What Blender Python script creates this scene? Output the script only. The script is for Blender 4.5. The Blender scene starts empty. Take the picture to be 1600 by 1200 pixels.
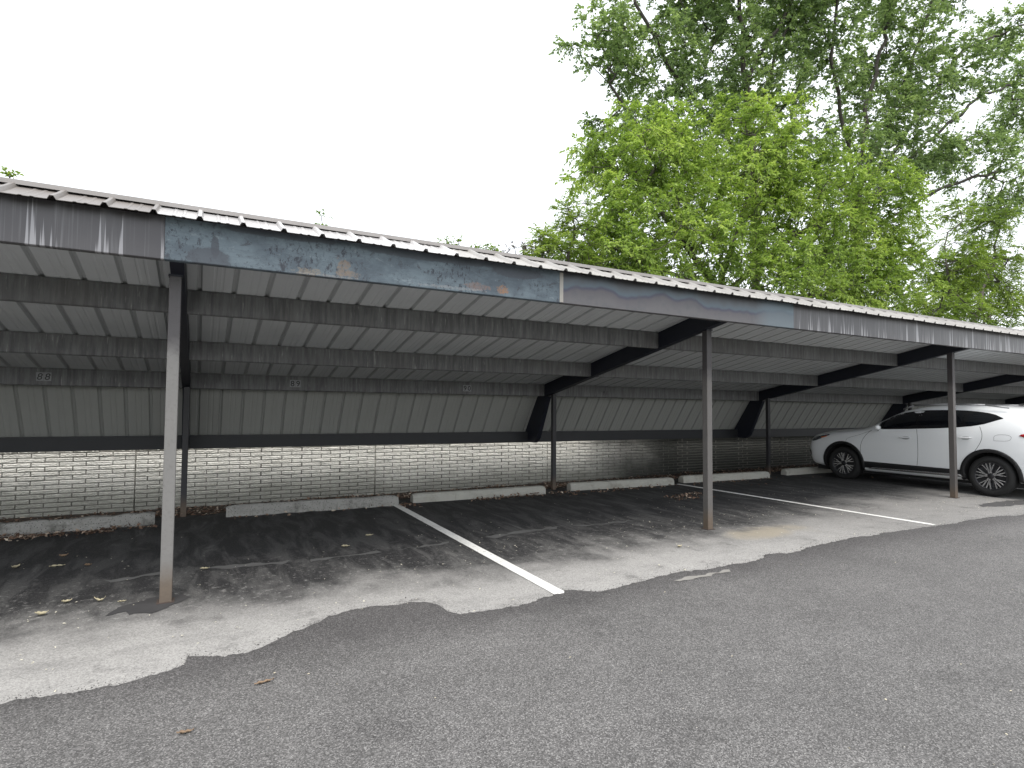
import bpy, bmesh, math, random
import numpy as np
from mathutils import Vector, Matrix, noise
from mathutils.bvhtree import BVHTree
from mathutils.geometry import delaunay_2d_cdt
S = bpy.context.scene
COL = S.collection
R_ = math.radians

# ------------------------------------------------------------------ camera, sky, sun, exposure
cd = bpy.data.cameras.new('camera'); cam = bpy.data.objects.new('camera', cd); COL.objects.link(cam)
cd.sensor_width = 36; cd.lens = 36 * 914.585 / 1600; cd.clip_end = 2000; cd.clip_start = 0.05
yaw, pit, rol = R_(27.8816), R_(2.3863), R_(0.4113)
fw = Vector((math.sin(yaw) * math.cos(pit), math.cos(yaw) * math.cos(pit), math.sin(pit)))
rt = Vector((math.cos(yaw), -math.sin(yaw), 0)); up = rt.cross(fw)
r2 = rt * math.cos(rol) + up * math.sin(rol); u2 = up * math.cos(rol) - rt * math.sin(rol)
m = Matrix((r2, u2, -fw)).transposed().to_4x4(); m.translation = Vector((0, 0, 1.5977))
cam.matrix_world = m
S.camera = cam
W = bpy.data.worlds.new('World'); S.world = W; W.use_nodes = True
nt = W.node_tree; nt.nodes.clear()
sky = nt.nodes.new('ShaderNodeTexSky'); sky.sky_type = 'NISHITA'; sky.sun_disc = False
SUN_EL, SUN_AZ = R_(66), R_(188)            # azimuth measured from +Y towards +X
sky.sun_elevation = SUN_EL; sky.sun_rotation = SUN_AZ; sky.dust_density = 4
b1 = nt.nodes.new('ShaderNodeBackground'); b1.inputs[1].default_value = 0.05
b2 = nt.nodes.new('ShaderNodeBackground'); b2.inputs[0].default_value = (0.965, 0.985, 1.0, 1); b2.inputs[1].default_value = 1.25
ad = nt.nodes.new('ShaderNodeAddShader'); wo = nt.nodes.new('ShaderNodeOutputWorld')
nt.links.new(sky.outputs[0], b1.inputs[0]); nt.links.new(b1.outputs[0], ad.inputs[0]); nt.links.new(b2.outputs[0], ad.inputs[1]); nt.links.new(ad.outputs[0], wo.inputs[0])
sl = bpy.data.lights.new('sun', 'SUN'); sl.energy = 1.5; sl.angle = R_(20); sl.color = (1, 0.96, 0.9)
so = bpy.data.objects.new('sun', sl); COL.objects.link(so)
sd = Vector((math.sin(SUN_AZ) * math.cos(SUN_EL), math.cos(SUN_AZ) * math.cos(SUN_EL), math.sin(SUN_EL)))
so.rotation_euler = sd.to_track_quat('Z', 'Y').to_euler(); so.location = (0, 0, 30)
S.view_settings.view_transform = 'Standard'; S.view_settings.look = 'None'; S.view_settings.exposure = 0.3; S.view_settings.gamma = 1
S.view_settings.use_curve_mapping = False
S.render.engine = 'CYCLES'
S.cycles.use_denoising = True
S.cycles.max_bounces = 10; S.cycles.diffuse_bounces = 6; S.cycles.transparent_max_bounces = 4

# ------------------------------------------------------------------ helpers
GX, GY = 0.0052825, 0.008012
def G(x, y):
    return GX * min(max(x, -30), 60) + GY * min(max(y, -12), 11)
def RX(x): return -0.0025 * x
ZU0 = 2.955
def zu(y): return ZU0 - 0.2026 * (y - 5.1)

class MB:
    def __init__(s): s.v = []; s.f = []; s.m = []
    def add(s, vs, fs, mi=0):
        o = len(s.v); s.v += [tuple(v) for v in vs]; s.f += [tuple(o + i for i in f) for f in fs]; s.m += [mi] * len(fs)
    def box(s, x0, x1, y0, y1, z0, z1, mi=0):
        s.add([(x0, y0, z0), (x1, y0, z0), (x1, y1, z0), (x0, y1, z0), (x0, y0, z1), (x1, y0, z1), (x1, y1, z1), (x0, y1, z1)],
              [(3, 2, 1, 0), (4, 5, 6, 7), (0, 1, 5, 4), (1, 2, 6, 5), (2, 3, 7, 6), (3, 0, 4, 7)], mi)
    def prism_x(s, prof, x0, x1, mi=0, tilt=True):       # closed (y,z) profile, counter-clockwise, extruded along x
        n = len(prof); t0, t1 = (RX(x0), RX(x1)) if tilt else (0, 0)
        s.add([(x0, y, z + t0) for y, z in prof] + [(x1, y, z + t1) for y, z in prof],
              [tuple(range(n))[::-1], tuple(range(n, 2 * n))] + [(i, (i + 1) % n, n + (i + 1) % n, n + i) for i in range(n)], mi)
    def tube(s, p, q, r0, r1, n=6, cap=False, mi=0):
        p, q = Vector(p), Vector(q); d = (q - p)
        if d.length < 1e-6: return
        d.normalize(); a = d.orthogonal().normalized(); b = d.cross(a)
        vs = []
        for c, r in ((p, r0), (q, r1)):
            for k in range(n):
                t = 2 * math.pi * k / n; vs.append(c + (a * math.cos(t) + b * math.sin(t)) * r)
        fs = [(k, (k + 1) % n, n + (k + 1) % n, n + k) for k in range(n)]
        if cap: fs += [tuple(range(n))[::-1], tuple(range(n, 2 * n))]
        s.add(vs, fs, mi)
    def lathe_x(s, prof, c, n=48, mi=0, closed=False):   # (offset along x, radius) about an axis parallel to x through c
        k = len(prof); vs = []
        for j in range(n):
            t = 2 * math.pi * j / n
            for dx, r in prof: vs.append((c[0] + dx, c[1] + r * math.cos(t), c[2] + r * math.sin(t)))
        fs = []
        for j in range(n):
            for i in range(k if closed else k - 1):
                a, b_ = i, (i + 1) % k; j2 = (j + 1) % n
                fs.append((j * k + a, j * k + b_, j2 * k + b_, j2 * k + a))
        s.add(vs, fs, mi)
    def build(s, name, mats, parent=None, smooth=False, bevel=0, loc=None):
        me = bpy.data.meshes.new(name); me.from_pydata(s.v, [], s.f)
        if not isinstance(mats, (list, tuple)): mats = [mats]
        for mm in mats: me.materials.append(mm)
        if len(mats) > 1: me.polygons.foreach_set('material_index', s.m)
        if smooth: me.polygons.foreach_set('use_smooth', [True] * len(me.polygons))
        me.update()
        o = bpy.data.objects.new(name, me); COL.objects.link(o)
        if parent: o.parent = parent; o.matrix_parent_inverse = Matrix.Translation(-parent.location)
        if bevel:
            md = o.modifiers.new('bevel', 'BEVEL'); md.width = bevel; md.segments = 2; md.limit_method = 'ANGLE'
        return o
def np_mesh(name, verts, faces, mats, parent=None, smooth=False, mi=None):
    me = bpy.data.meshes.new(name); nv, nf = len(verts), len(faces); k = faces.shape[1]
    me.vertices.add(nv); me.vertices.foreach_set('co', np.ascontiguousarray(verts, dtype=np.float32).ravel())
    me.loops.add(nf * k); me.loops.foreach_set('vertex_index', np.ascontiguousarray(faces, dtype=np.int32).ravel())
    me.polygons.add(nf); me.polygons.foreach_set('loop_start', np.arange(nf, dtype=np.int32) * k)
    try: me.polygons.foreach_set('loop_total', np.full(nf, k, dtype=np.int32))
    except Exception: pass
    if not isinstance(mats, (list, tuple)): mats = [mats]
    for mm in mats: me.materials.append(mm)
    if mi is not None: me.polygons.foreach_set('material_index', np.asarray(mi, dtype=np.int32))
    me.polygons.foreach_set('use_smooth', np.full(nf, smooth, dtype=bool))
    me.update(calc_edges=True); me.validate()
    o = bpy.data.objects.new(name, me); COL.objects.link(o)
    if parent: o.parent = parent; o.matrix_parent_inverse = Matrix.Translation(-parent.location)
    return o
def tag(o, label=None, cat=None, group=None, kind=None):
    if label: o['label'] = label
    if cat: o['category'] = cat
    if group: o['group'] = group
    if kind: o['kind'] = kind
    return o
def thing(name, loc, label, cat, group=None):
    o = bpy.data.objects.new(name, None); COL.objects.link(o); o.location = loc; o.empty_display_size = .2
    return tag(o, label, cat, group)

# ------------------------------------------------------------------ material kit
class NT:
    def __init__(s, name):
        s.m = bpy.data.materials.new(name); s.m.use_nodes = True; s.t = s.m.node_tree; s.b = s.t.nodes['Principled BSDF']; s.out = s.t.nodes['Material Output']
        s.co = s.t.nodes.new('ShaderNodeTexCoord')
    def n(s, t, **k):
        x = s.t.nodes.new(t)
        for a, v in k.items(): setattr(x, a, v)
        return x
    def l(s, a, b): s.t.links.new(a, b)
    def mapped(s, scale=(1, 1, 1), loc=(0, 0, 0), rot=(0, 0, 0)):
        x = s.n('ShaderNodeMapping'); x.inputs['Scale'].default_value = scale; x.inputs['Location'].default_value = loc; x.inputs['Rotation'].default_value = rot
        s.l(s.co.outputs['Object'], x.inputs[0]); return x.outputs[0]
    def noise(s, scale, detail=4, rough=.6, vec=None, dist=0):
        x = s.n('ShaderNodeTexNoise'); x.inputs['Scale'].default_value = scale; x.inputs['Detail'].default_value = detail; x.inputs['Roughness'].default_value = rough; x.inputs['Distortion'].default_value = dist
        s.l(vec if vec else s.co.outputs['Object'], x.inputs['Vector']); return x.outputs['Fac']
    def vor(s, scale, vec=None, feature='F1', out='Distance'):
        x = s.n('ShaderNodeTexVoronoi', feature=feature); x.inputs['Scale'].default_value = scale
        s.l(vec if vec else s.co.outputs['Object'], x.inputs['Vector']); return x.outputs[out]
    def ramp(s, fac, *st):
        x = s.n('ShaderNodeValToRGB'); e = x.color_ramp.elements
        while len(e) < len(st): e.new(.5)
        for i, (p, c) in enumerate(st):
            e[i].position = p; e[i].color = (*c, 1) if isinstance(c, tuple) else (c, c, c, 1)
        s.l(fac, x.inputs[0]); return x.outputs[0]
    def mix(s, fac, a, b, mode='MIX'):
        x = s.n('ShaderNodeMix', data_type='RGBA', blend_type=mode)
        if isinstance(fac, (int, float)): x.inputs[0].default_value = fac
        else: s.l(fac, x.inputs[0])
        for v, i in ((a, 6), (b, 7)):
            if isinstance(v, tuple): x.inputs[i].default_value = (*v, 1)
            else: s.l(v, x.inputs[i])
        return x.outputs[2]
    def math(s, op, a, b=None, c=None):
        x = s.n('ShaderNodeMath', operation=op)
        for i, v in enumerate((a, b, c)):
            if v is None: continue
            if isinstance(v, (int, float)): x.inputs[i].default_value = v
            else: s.l(v, x.inputs[i])
        return x.outputs[0]
    def sep(s, vec=None):
        x = s.n('ShaderNodeSeparateXYZ'); s.l(vec if vec else s.co.outputs['Object'], x.inputs[0]); return x.outputs
    def island(s): return s.n('ShaderNodeNewGeometry').outputs['Random Per Island']
    def ell(s, u, v, u0, v0, ru, rv, amp=.3, sc=14):
        a = s.math('DIVIDE', s.math('SUBTRACT', u, u0), ru); b = s.math('DIVIDE', s.math('SUBTRACT', v, v0), rv)
        q = s.math('SQRT', s.math('ADD', s.math('MULTIPLY', a, a), s.math('MULTIPLY', b, b)))
        q = s.math('ADD', q, s.math('MULTIPLY', s.math('SUBTRACT', s.noise(sc, 5, .75), .5), amp * 4))
        return s.math('SUBTRACT', 1, s.smooth(q, .85, 1.05))
    def smooth(s, v, a, b):
        x = s.n('ShaderNodeMapRange', interpolation_type='SMOOTHSTEP'); x.inputs[1].default_value = a; x.inputs[2].default_value = b
        s.l(v, x.inputs[0]); return x.outputs[0]
    def done(s, col=None, rough=.6, metal=0, bump=None, bs=.3, bd=.01, spec=None, coat=0):
        if col is not None:
            if isinstance(col, tuple): s.b.inputs['Base Color'].default_value = (*col, 1)
            else: s.l(col, s.b.inputs['Base Color'])
        if isinstance(rough, (int, float)): s.b.inputs['Roughness'].default_value = rough
        else: s.l(rough, s.b.inputs['Roughness'])
        s.b.inputs['Metallic'].default_value = metal
        if spec is not None: s.b.inputs['Specular IOR Level'].default_value = spec
        if coat: s.b.inputs['Coat Weight'].default_value = coat; s.b.inputs['Coat Roughness'].default_value = .04
        if bump is not None:
            x = s.n('ShaderNodeBump'); x.inputs['Strength'].default_value = bs; x.inputs['Distance'].default_value = bd
            s.l(bump, x.inputs['Height']); s.l(x.outputs[0], s.b.inputs['Normal'])
        return s.m

def m_plain(name, col, rough=.5, metal=0, var=.0, coat=0, spec=None):
    k = NT(name)
    if var:
        c = k.mix(k.noise(6, 4), tuple(x * (1 - var) for x in col), tuple(min(1, x * (1 + var)) for x in col)); return k.done(c, rough, metal, coat=coat, spec=spec)
    return k.done(col, rough, metal, coat=coat, spec=spec)

def m_new_asphalt():
    k = NT('new_asphalt')
    v = k.n('ShaderNodeTexVoronoi'); v.inputs['Scale'].default_value = 170; k.l(k.co.outputs['Object'], v.inputs['Vector'])
    sepc = k.n('ShaderNodeSeparateColor'); k.l(v.outputs['Color'], sepc.inputs[0])
    base = k.ramp(sepc.outputs[0], (0, (.056, .054, .053)), (.45, (.112, .109, .106)), (.8, (.175, .17, .166)), (1, (.29, .283, .275)))
    big = k.noise(.9, 5, .6); base = k.mix(1, base, k.ramp(big, (.3, .88), (.7, 1.1)), 'MULTIPLY')
    # darker band along the feathered edge, where the binder is rich
    ny = k.math('ADD', k.sep()[1], k.math('MULTIPLY', k.noise(1.2, 4), .5))
    base = k.mix(k.smooth(ny, 3.85, 4.45), base, k.mix(1, base, (.66, .65, .66), 'MULTIPLY'))
    lane = k.noise(1, 4, .55, k.mapped((.12, 1.1, 1))); base = k.mix(1, base, k.ramp(lane, (.3, .9), (.7, 1.09)), 'MULTIPLY')
    mott = k.noise(7, 5, .7); base = k.mix(1, base, k.ramp(mott, (.3, .9), (.7, 1.1)), 'MULTIPLY')
    sX, sY, _ = k.sep(); h3 = k.smooth(k.noise(60, 4, .7), .44, .6)
    for (x, y, r) in ((2.58, 3.55, .10), (.777, 2.865, .13), (2.135, 2.197, .13), (3.9, 1.9, .1)):
        base = k.mix(k.math('MULTIPLY', k.math('MULTIPLY', k.ell(sX, sY, x, y, r * 1.4, r, 1.1, 16), h3), .4), base, (.025, .024, .024))
    # open raked spots
    hole = k.smooth(k.noise(1.35, 2), .69, .74); h2 = k.smooth(k.noise(70, 3), .42, .6)
    base = k.mix(k.math('MULTIPLY', hole, h2), base, (.02, .02, .02))
    sp = k.vor(9, feature='F1'); base = k.mix(k.math('LESS_THAN', sp, .028), base, (.55, .52, .46))
    sp2 = k.vor(23); base = k.mix(k.math('LESS_THAN', sp2, .035), base, (.42, .4, .36))
    ht = k.math('ADD', k.vor(170), k.math('MULTIPLY', k.noise(45, 3), .8))
    return k.done(base, .82, bump=ht, bs=.55, bd=.006)
def m_old_asphalt():
    k = NT('old_asphalt'); s = k.sep()
    n1 = k.noise(.55, 6, .62); n2 = k.noise(2.6, 6, .65)
    st = k.mapped((2.2, .55, 1), rot=(0, 0, R_(32))); n3 = k.noise(2.4, 6, .68, st, .7)
    y = k.math('ADD', s[1], k.math('MULTIPLY', k.math('SUBTRACT', n1, .5), 1.9))
    y = k.math('ADD', y, k.math('MULTIPLY', k.math('SUBTRACT', n2, .5), 1.3))
    # the rain-washed strip bends inwards towards the right hand stalls
    y = k.math('SUBTRACT', y, k.math('MULTIPLY', k.smooth(s[0], 5.5, 10.5), .75))
    dark = k.smooth(y, 4.5, 5.75)
    pale = k.mix(n2, (.27, .265, .255), (.43, .42, .402))
    pale = k.mix(k.smooth(k.noise(3.2, 5, .7), .56, .72), pale, (.2, .195, .188))
    gr = k.n('ShaderNodeTexVoronoi'); gr.inputs['Scale'].default_value = 130; k.l(k.co.outputs['Object'], gr.inputs['Vector']); gs = k.n('ShaderNodeSeparateColor'); k.l(gr.outputs['Color'], gs.inputs[0])
    pale = k.mix(k.math('MULTIPLY', k.smooth(s[0], 4.5, 9.5), .8), pale, k.mix(1, pale, (.66, .66, .66), 'MULTIPLY')); stn = k.smooth(k.noise(1.6, 6, .7, k.mapped((.5, 1.3, 1))), .5, .66); pale = k.mix(k.math('MULTIPLY', stn, .4), pale, (.19, .187, .18))
    grain = k.ramp(gs.outputs[0], (0, .72), (1, 1.22)); pale = k.mix(1, pale, grain, 'MULTIPLY')
    seal = k.mix(k.smooth(n3, .42, .62), (.013, .013, .0145), (.062, .062, .061))
    worn = k.math('MULTIPLY', k.smooth(n3, .56, .7), k.smooth(k.noise(1.1, 3), .48, .62))
    seal = k.mix(worn, seal, (.13, .128, .124))
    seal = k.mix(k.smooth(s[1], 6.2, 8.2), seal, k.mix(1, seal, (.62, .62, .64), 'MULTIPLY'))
    seal = k.mix(1, seal, grain, 'MULTIPLY')
    sc_ = k.smooth(k.noise(17, 6, .8), .56, .62); dk2 = k.math('MULTIPLY', dark, k.math('SUBTRACT', 1, k.math('MULTIPLY', k.math('MULTIPLY', sc_, k.math('SUBTRACT', 1, k.smooth(y, 5.2, 7.2))), .5)))
    c = k.mix(dk2, pale, seal)
    c = k.mix(k.math('MULTIPLY', k.smooth(k.noise(85, 2), .5, .7), .12), c, (.35, .34, .32))
    c = k.mix(k.math('LESS_THAN', k.vor(7.3), .022), c, (.62, .6, .54))
    c = k.mix(k.math('LESS_THAN', k.vor(19), .03), c, (.4, .39, .36))
    # yellowish silt washed out by the second post
    dx = k.math('SUBTRACT', s[0], 6.25); dy = k.math('MULTIPLY', k.math('SUBTRACT', s[1], 5.05), 1.6)
    rr = k.math('SQRT', k.math('ADD', k.math('MULTIPLY', k.math('MULTIPLY', dx, dx), .35), k.math('MULTIPLY', dy, dy)))
    rr = k.math('ADD', rr, k.math('MULTIPLY', k.math('SUBTRACT', n2, .5), .9))
    c = k.mix(k.math('SUBTRACT', .75, k.math('MULTIPLY', k.smooth(rr, .1, .55), .75)), c, (.33, .29, .22))
    crk = k.n('ShaderNodeTexVoronoi', feature='DISTANCE_TO_EDGE'); crk.inputs['Scale'].default_value = .42
    wv = k.n('ShaderNodeVectorMath', operation='ADD'); nn = k.n('ShaderNodeTexNoise'); nn.inputs['Scale'].default_value = 1.6; k.l(k.co.outputs['Object'], nn.inputs['Vector'])
    k.l(k.co.outputs['Object'], wv.inputs[0]); k.l(nn.outputs['Color'], wv.inputs[1]); k.l(wv.outputs[0], crk.inputs['Vector'])
    ck = k.math('MULTIPLY', k.math('LESS_THAN', crk.outputs['Distance'], .003), k.math('GREATER_THAN', s[0], 8.2)); c = k.mix(k.math('MULTIPLY', ck, .45), c, (.02, .02, .02))
    return k.done(c, .85, bump=k.math('ADD', k.noise(120, 3), k.math('MULTIPLY', k.noise(14, 4), .6)), bs=.4, bd=.006)
def m_concrete(name, a, b, dirt, pits=.0):
    k = NT(name); n = k.noise(5, 8, .65); c = k.mix(n, a, b)
    z = k.n('ShaderNodeNewGeometry')
    c = k.mix(k.smooth(k.noise(2.3, 5, .7), .5, .72), c, dirt)
    st = k.noise(3, 4, .6, k.mapped((9, 9, .6))); c = k.mix(k.math('MULTIPLY', k.smooth(st, .55, .75), .5), c, dirt)
    if pits: c = k.mix(k.math('LESS_THAN', k.vor(42), pits), c, (.02, .02, .018))
    return k.done(c, .9, bump=k.math('ADD', k.noise(40, 5), k.math('MULTIPLY', k.noise(8, 5), 1.5)), bs=.7, bd=.012)
def m_panel(name, base, streak, rough=.45):       # painted sheet seen from inside: dirty off white, runs of grime down the slope
    k = NT(name); n = k.noise(2.2, 6, .65); c = k.mix(n, tuple(x * .86 for x in base), base)
    s1 = k.noise(7, 4, .6, k.mapped((3, .22, .22))); c = k.mix(k.math('MULTIPLY', k.smooth(s1, .48, .75), .55), c, streak)
    c = k.mix(k.math('MULTIPLY', k.smooth(k.noise(.8, 4), .5, .7), .35), c, streak)
    return k.done(c, rough, bump=k.noise(3.5, 3), bs=.12, bd=.02)
def m_purlin():
    k = NT('purlin_paint')
    s1 = k.noise(6, 5, .7, k.mapped((4, .1, .35))); s2 = k.noise(16, 4, .6, k.mapped((3, .1, .25)))
    c = k.mix(k.smooth(s1, .32, .7), (.085, .085, .087), (.175, .176, .178))
    c = k.mix(k.math('MULTIPLY', k.smooth(s2, .6, .72), .7), c, (.36, .36, .35))
    c = k.mix(k.math('MULTIPLY', k.smooth(k.noise(1.2, 4), .5, .75), .5), c, (.1, .095, .09))
    return k.done(c, .6, bump=k.noise(30, 3), bs=.08, bd=.005)
def m_fascia_grey():
    k = NT('fascia_grey'); n = k.noise(1.1, 5, .6)
    c = k.mix(n, (.06, .058, .064), (.1, .097, .1))
    s1 = k.noise(9, 2, .5, k.mapped((3.2, .1, .02)))
    z = k.math('ADD', k.sep()[2], k.math('MULTIPLY', k.sep()[0], .0025))
    v = k.math('SUBTRACT', s1, k.math('MULTIPLY', k.math('SUBTRACT', z, 2.7), .42)); v = k.math('ADD', v, k.math('MULTIPLY', k.math('GREATER_THAN', k.sep()[0], 6), .045)); f = k.smooth(v, .58, .64)
    c = k.mix(k.math('MULTIPLY', f, .75), c, (.36, .355, .37))
    s2 = k.noise(30, 3, .5, k.mapped((2, .1, .04))); c = k.mix(k.math('MULTIPLY', k.smooth(s2, .5, .75), .25), c, (.3, .3, .31))
    return k.done(c, .38, metal=.35, bump=k.noise(2.5, 3, .5, k.mapped((2, 1, .3))), bs=.18, bd=.03)
def m_fascia_blue():
    k = NT('fascia_primer_blue'); s = k.sep(); X, Z = s[0], s[2]; n = k.noise(2.6, 7, .7, k.mapped((1, 1, 1.8)))
    c = k.mix(k.smooth(n, .35, .68), (.075, .098, .12), (.145, .188, .215))
    drag = k.noise(5, 6, .75, k.mapped((.6, 1, 5)), .4); c = k.mix(k.math('MULTIPLY', k.smooth(drag, .5, .72), .55), c, (.075, .09, .11))
    pat = k.noise(13, 8, .8, k.mapped((1, 1, 1.3)), .6)
    c = k.mix(k.math('MULTIPLY', k.smooth(pat, .56, .61), .75), c, (.055, .06, .072))
    spk = k.noise(34, 5, .8, k.mapped((1, 1, .5))); reg = k.smooth(k.noise(2.1, 3), .44, .56)
    c = k.mix(k.math('MULTIPLY', k.math('MULTIPLY', k.smooth(spk, .55, .59), reg), .85), c, (.03, .033, .045))
    lift = k.smooth(k.noise(9, 4, .7, k.mapped((1, 1, 2))), .6, .7); c = k.mix(k.math('MULTIPLY', lift, .3), c, (.3, .35, .37))
    for (x, z, rx, rz, cc, f) in ((1.05, 2.79, .055, .07, (.22, .165, .12), .75), (1.1, 2.745, .09, .022, (.2, .16, .125), .6), (.76, 2.725, .09, .03, (.24, .2, .15), .7), (2.585, 2.765, .055, .04, (.29, .155, .08), .85), (2.31, 2.765, .12, .03, (.2, .14, .12), .7), (2.05, 2.73, .3, .012, (.3, .3, .3), .45), (.9, 2.712, .25, .01, (.3, .29, .28), .45)):
        c = k.mix(k.math('MULTIPLY', k.math('MULTIPLY', k.ell(X, Z, x, z, rx * 1.15, rz * 1.15, .8, 22), k.smooth(k.noise(48, 4, .8), .32, .58)), f), c, cc)
    for (x, z, rx, rz) in ((.02, 2.75, .16, .085), (.06, 2.84, .03, .09), (1.9, 3.0, .8, .05), (.55, 3.01, .5, .035), (2.75, 2.95, .3, .06)):
        c = k.mix(k.math('MULTIPLY', k.ell(X, Z, x, z, rx, rz, .22, 11), .8), c, (.062, .07, .085))
    return k.done(c, k.math('ADD', .45, k.math('MULTIPLY', pat, .25)), metal=.1, bump=k.math('ADD', pat, k.noise(60, 2)), bs=.2, bd=.006)
def m_fascia_heat():
    k = NT('fascia_faded_blue'); s = k.sep()
    w = k.math('ADD', s[2], k.math('MULTIPLY', k.math('SUBTRACT', k.noise(1.6, 3, .5, k.mapped((1, 1, .2))), .5), .42))
    c = k.ramp(k.smooth(w, 2.70, 3.04), (0, (.12, .115, .12)), (.3, (.10, .092, .102)), (.42, (.06, .06, .09)), (.55, (.085, .115, .14)), (.75, (.085, .1, .115)), (1, (.05, .05, .055)))
    c = k.mix(k.math('MULTIPLY', k.smooth(k.noise(6, 6, .7), .45, .7), .5), c, (.075, .08, .09))
    c = k.mix(k.math('MULTIPLY', k.smooth(s[0], 6.1, 6.5), .6), c, (.13, .18, .21))
    return k.done(c, .42, metal=.2, bump=k.noise(20, 5), bs=.08, bd=.006)
def m_rooftop():
    k = NT('roof_top_paint'); s = k.sep()
    c = k.mix(k.noise(1.7, 6, .6), (.33, .315, .295), (.5, .485, .46))
    st = k.noise(12, 4, .6, k.mapped((1.5, .25, .3))); c = k.mix(k.math('MULTIPLY', k.smooth(st, .5, .75), .35), c, (.22, .2, .185))
    old = k.math('LESS_THAN', s[0], -.33); c = k.mix(old, c, k.mix(1, c, (.5, .47, .46), 'MULTIPLY'))
    new = k.math('MULTIPLY', k.math('GREATER_THAN', s[0], -.33), k.math('LESS_THAN', s[0], 2.1)); c = k.mix(new, c, k.mix(.6, c, (.75, .74, .75)))
    rg = k.math('SUBTRACT', .42, k.math('MULTIPLY', new, .2))
    return k.done(c, rg, metal=.25, bump=k.noise(2.5, 3), bs=.15, bd=.03)
def m_post(name, base, dark):
    k = NT(name); s = k.sep(); n = k.noise(7, 6, .65)
    c = k.mix(n, tuple(x * .8 for x in base), base)
    c = k.mix(k.math('MULTIPLY', k.smooth(k.noise(40, 4, .6), .5, .7), .3), c, dark)
    c = k.mix(k.smooth(k.math('ADD', s[2], k.math('MULTIPLY', k.math('SUBTRACT', k.noise(5, 4), .5), .25)), 1.95, 2.15), c, k.mix(1, c, (.42, .4, .43), 'MULTIPLY'))  # upper post darkened: shade below the eave put into the paint colour
    z = k.math('ADD', s[2], k.math('MULTIPLY', k.noise(9, 5, .7), .14))
    rust = k.math('SUBTRACT', 1, k.smooth(z, .2, .48))
    rc = k.mix(k.noise(24, 5, .7), (.085, .055, .035), (.17, .13, .09))
    c = k.mix(k.math('MULTIPLY', rust, .8), c, rc)
    return k.done(c, .55, bump=k.noise(50, 4), bs=.12, bd=.005)
def m_wall():
    k = NT('split_face_wall'); s = k.sep()
    c = k.mix(k.noise(3.2, 8, .7), (.62, .605, .555), (.86, .845, .785))
    c = k.mix(k.math('MULTIPLY', k.smooth(k.noise(22, 5, .7), .45, .7), .4), c, (.3, .29, .27))
    g = k.math('SUBTRACT', 1, k.smooth(k.math('ADD', s[2], k.math('MULTIPLY', k.math('SUBTRACT', k.noise(1.5, 5, .7), .5), .5)), .12, .55))
    c = k.mix(k.math('MULTIPLY', g, .6), c, (.16, .165, .13))
    right_dark = k.smooth(k.math('ADD', s[0], k.math('MULTIPLY', k.math('SUBTRACT', k.noise(1.3, 5, .7), .5), 2.2)), 6.6, 9.8)  # wall colour goes near-black towards the right end, with a noisy border
    c = k.mix(k.math('MULTIPLY', right_dark, .97), c, (.025, .027, .023))
    a = k.n('ShaderNodeAttribute', attribute_name='mortar'); c = k.mix(a.outputs['Fac'], c, (.14, .135, .12))
    return k.done(c, .92, bump=k.noise(60, 5, .7), bs=.6, bd=.008)
def m_leaf(name, cols, trans=.45, rough=.5):
    k = NT(name); r = k.island()
    n = k.noise(.55, 3, .5)
    f = k.math('ADD', k.math('MULTIPLY', r, .5), k.math('MULTIPLY', k.smooth(n, .3, .7), .5))
    c = k.ramp(f, *[(i / (len(cols) - 1) * .9 + .05, cc) for i, cc in enumerate(cols)])
    k.done(c, rough, spec=.35)
    tr = k.n('ShaderNodeBsdfTranslucent'); mx = k.n('ShaderNodeMixShader'); mx.inputs[0].default_value = trans
    tc = k.mix(1, c, (1.25, 1.3, .7), 'MULTIPLY'); k.l(tc, tr.inputs[0])
    k.l(k.b.outputs[0], mx.inputs[1]); k.l(tr.outputs[0], mx.inputs[2]); k.l(mx.outputs[0], k.out.inputs[0])
    return k.m
def m_bark(name, a, b):
    k = NT(name); return k.done(k.mix(k.noise(9, 6, .7), a, b), .9, bump=k.noise(30, 5), bs=.5, bd=.02)
def m_litter():
    k = NT('dry_leaves'); r = k.island()
    c = k.ramp(r, (0, (.05, .03, .022)), (.35, (.13, .075, .048)), (.65, (.25, .16, .11)), (.85, (.38, .29, .22)), (1, (.62, .55, .45)))
    return k.done(c, .75)

M = dict(
    new=m_new_asphalt(), old=m_old_asphalt(),
    stop=m_concrete('wheel_stop_concrete', (.36, .355, .32), (.47, .465, .42), (.27, .26, .22)),
    oldstop=m_concrete('weathered_concrete', (.22, .218, .205), (.4, .395, .37), (.11, .108, .095), .2),
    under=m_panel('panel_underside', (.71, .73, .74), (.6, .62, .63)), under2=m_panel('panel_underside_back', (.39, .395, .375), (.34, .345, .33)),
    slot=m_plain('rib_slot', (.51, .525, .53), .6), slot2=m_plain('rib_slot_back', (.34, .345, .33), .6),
    purlin=m_purlin(), fgrey=m_fascia_grey(), fblue=m_fascia_blue(), fheat=m_fascia_heat(), roof=m_rooftop(),
    cap=m_plain('ridge_cap_paint', (.26, .245, .235), .45, var=.2), rafter=m_plain('rafter_paint', (.009, .011, .02), .5, var=.25), beam=m_plain('eave_beam_paint', (.014, .015, .018), .55, var=.3),
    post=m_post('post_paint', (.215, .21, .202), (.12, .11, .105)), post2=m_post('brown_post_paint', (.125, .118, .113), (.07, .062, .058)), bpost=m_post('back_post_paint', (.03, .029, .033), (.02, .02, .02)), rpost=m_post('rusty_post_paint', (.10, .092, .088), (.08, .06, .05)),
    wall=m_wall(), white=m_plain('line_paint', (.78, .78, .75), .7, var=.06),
    litter=m_litter(), grass=m_plain('rough_grass', (.05, .075, .025), .95, var=.4), soil=m_plain('soil', (.045, .033, .024), .95, var=.4),
)
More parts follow.
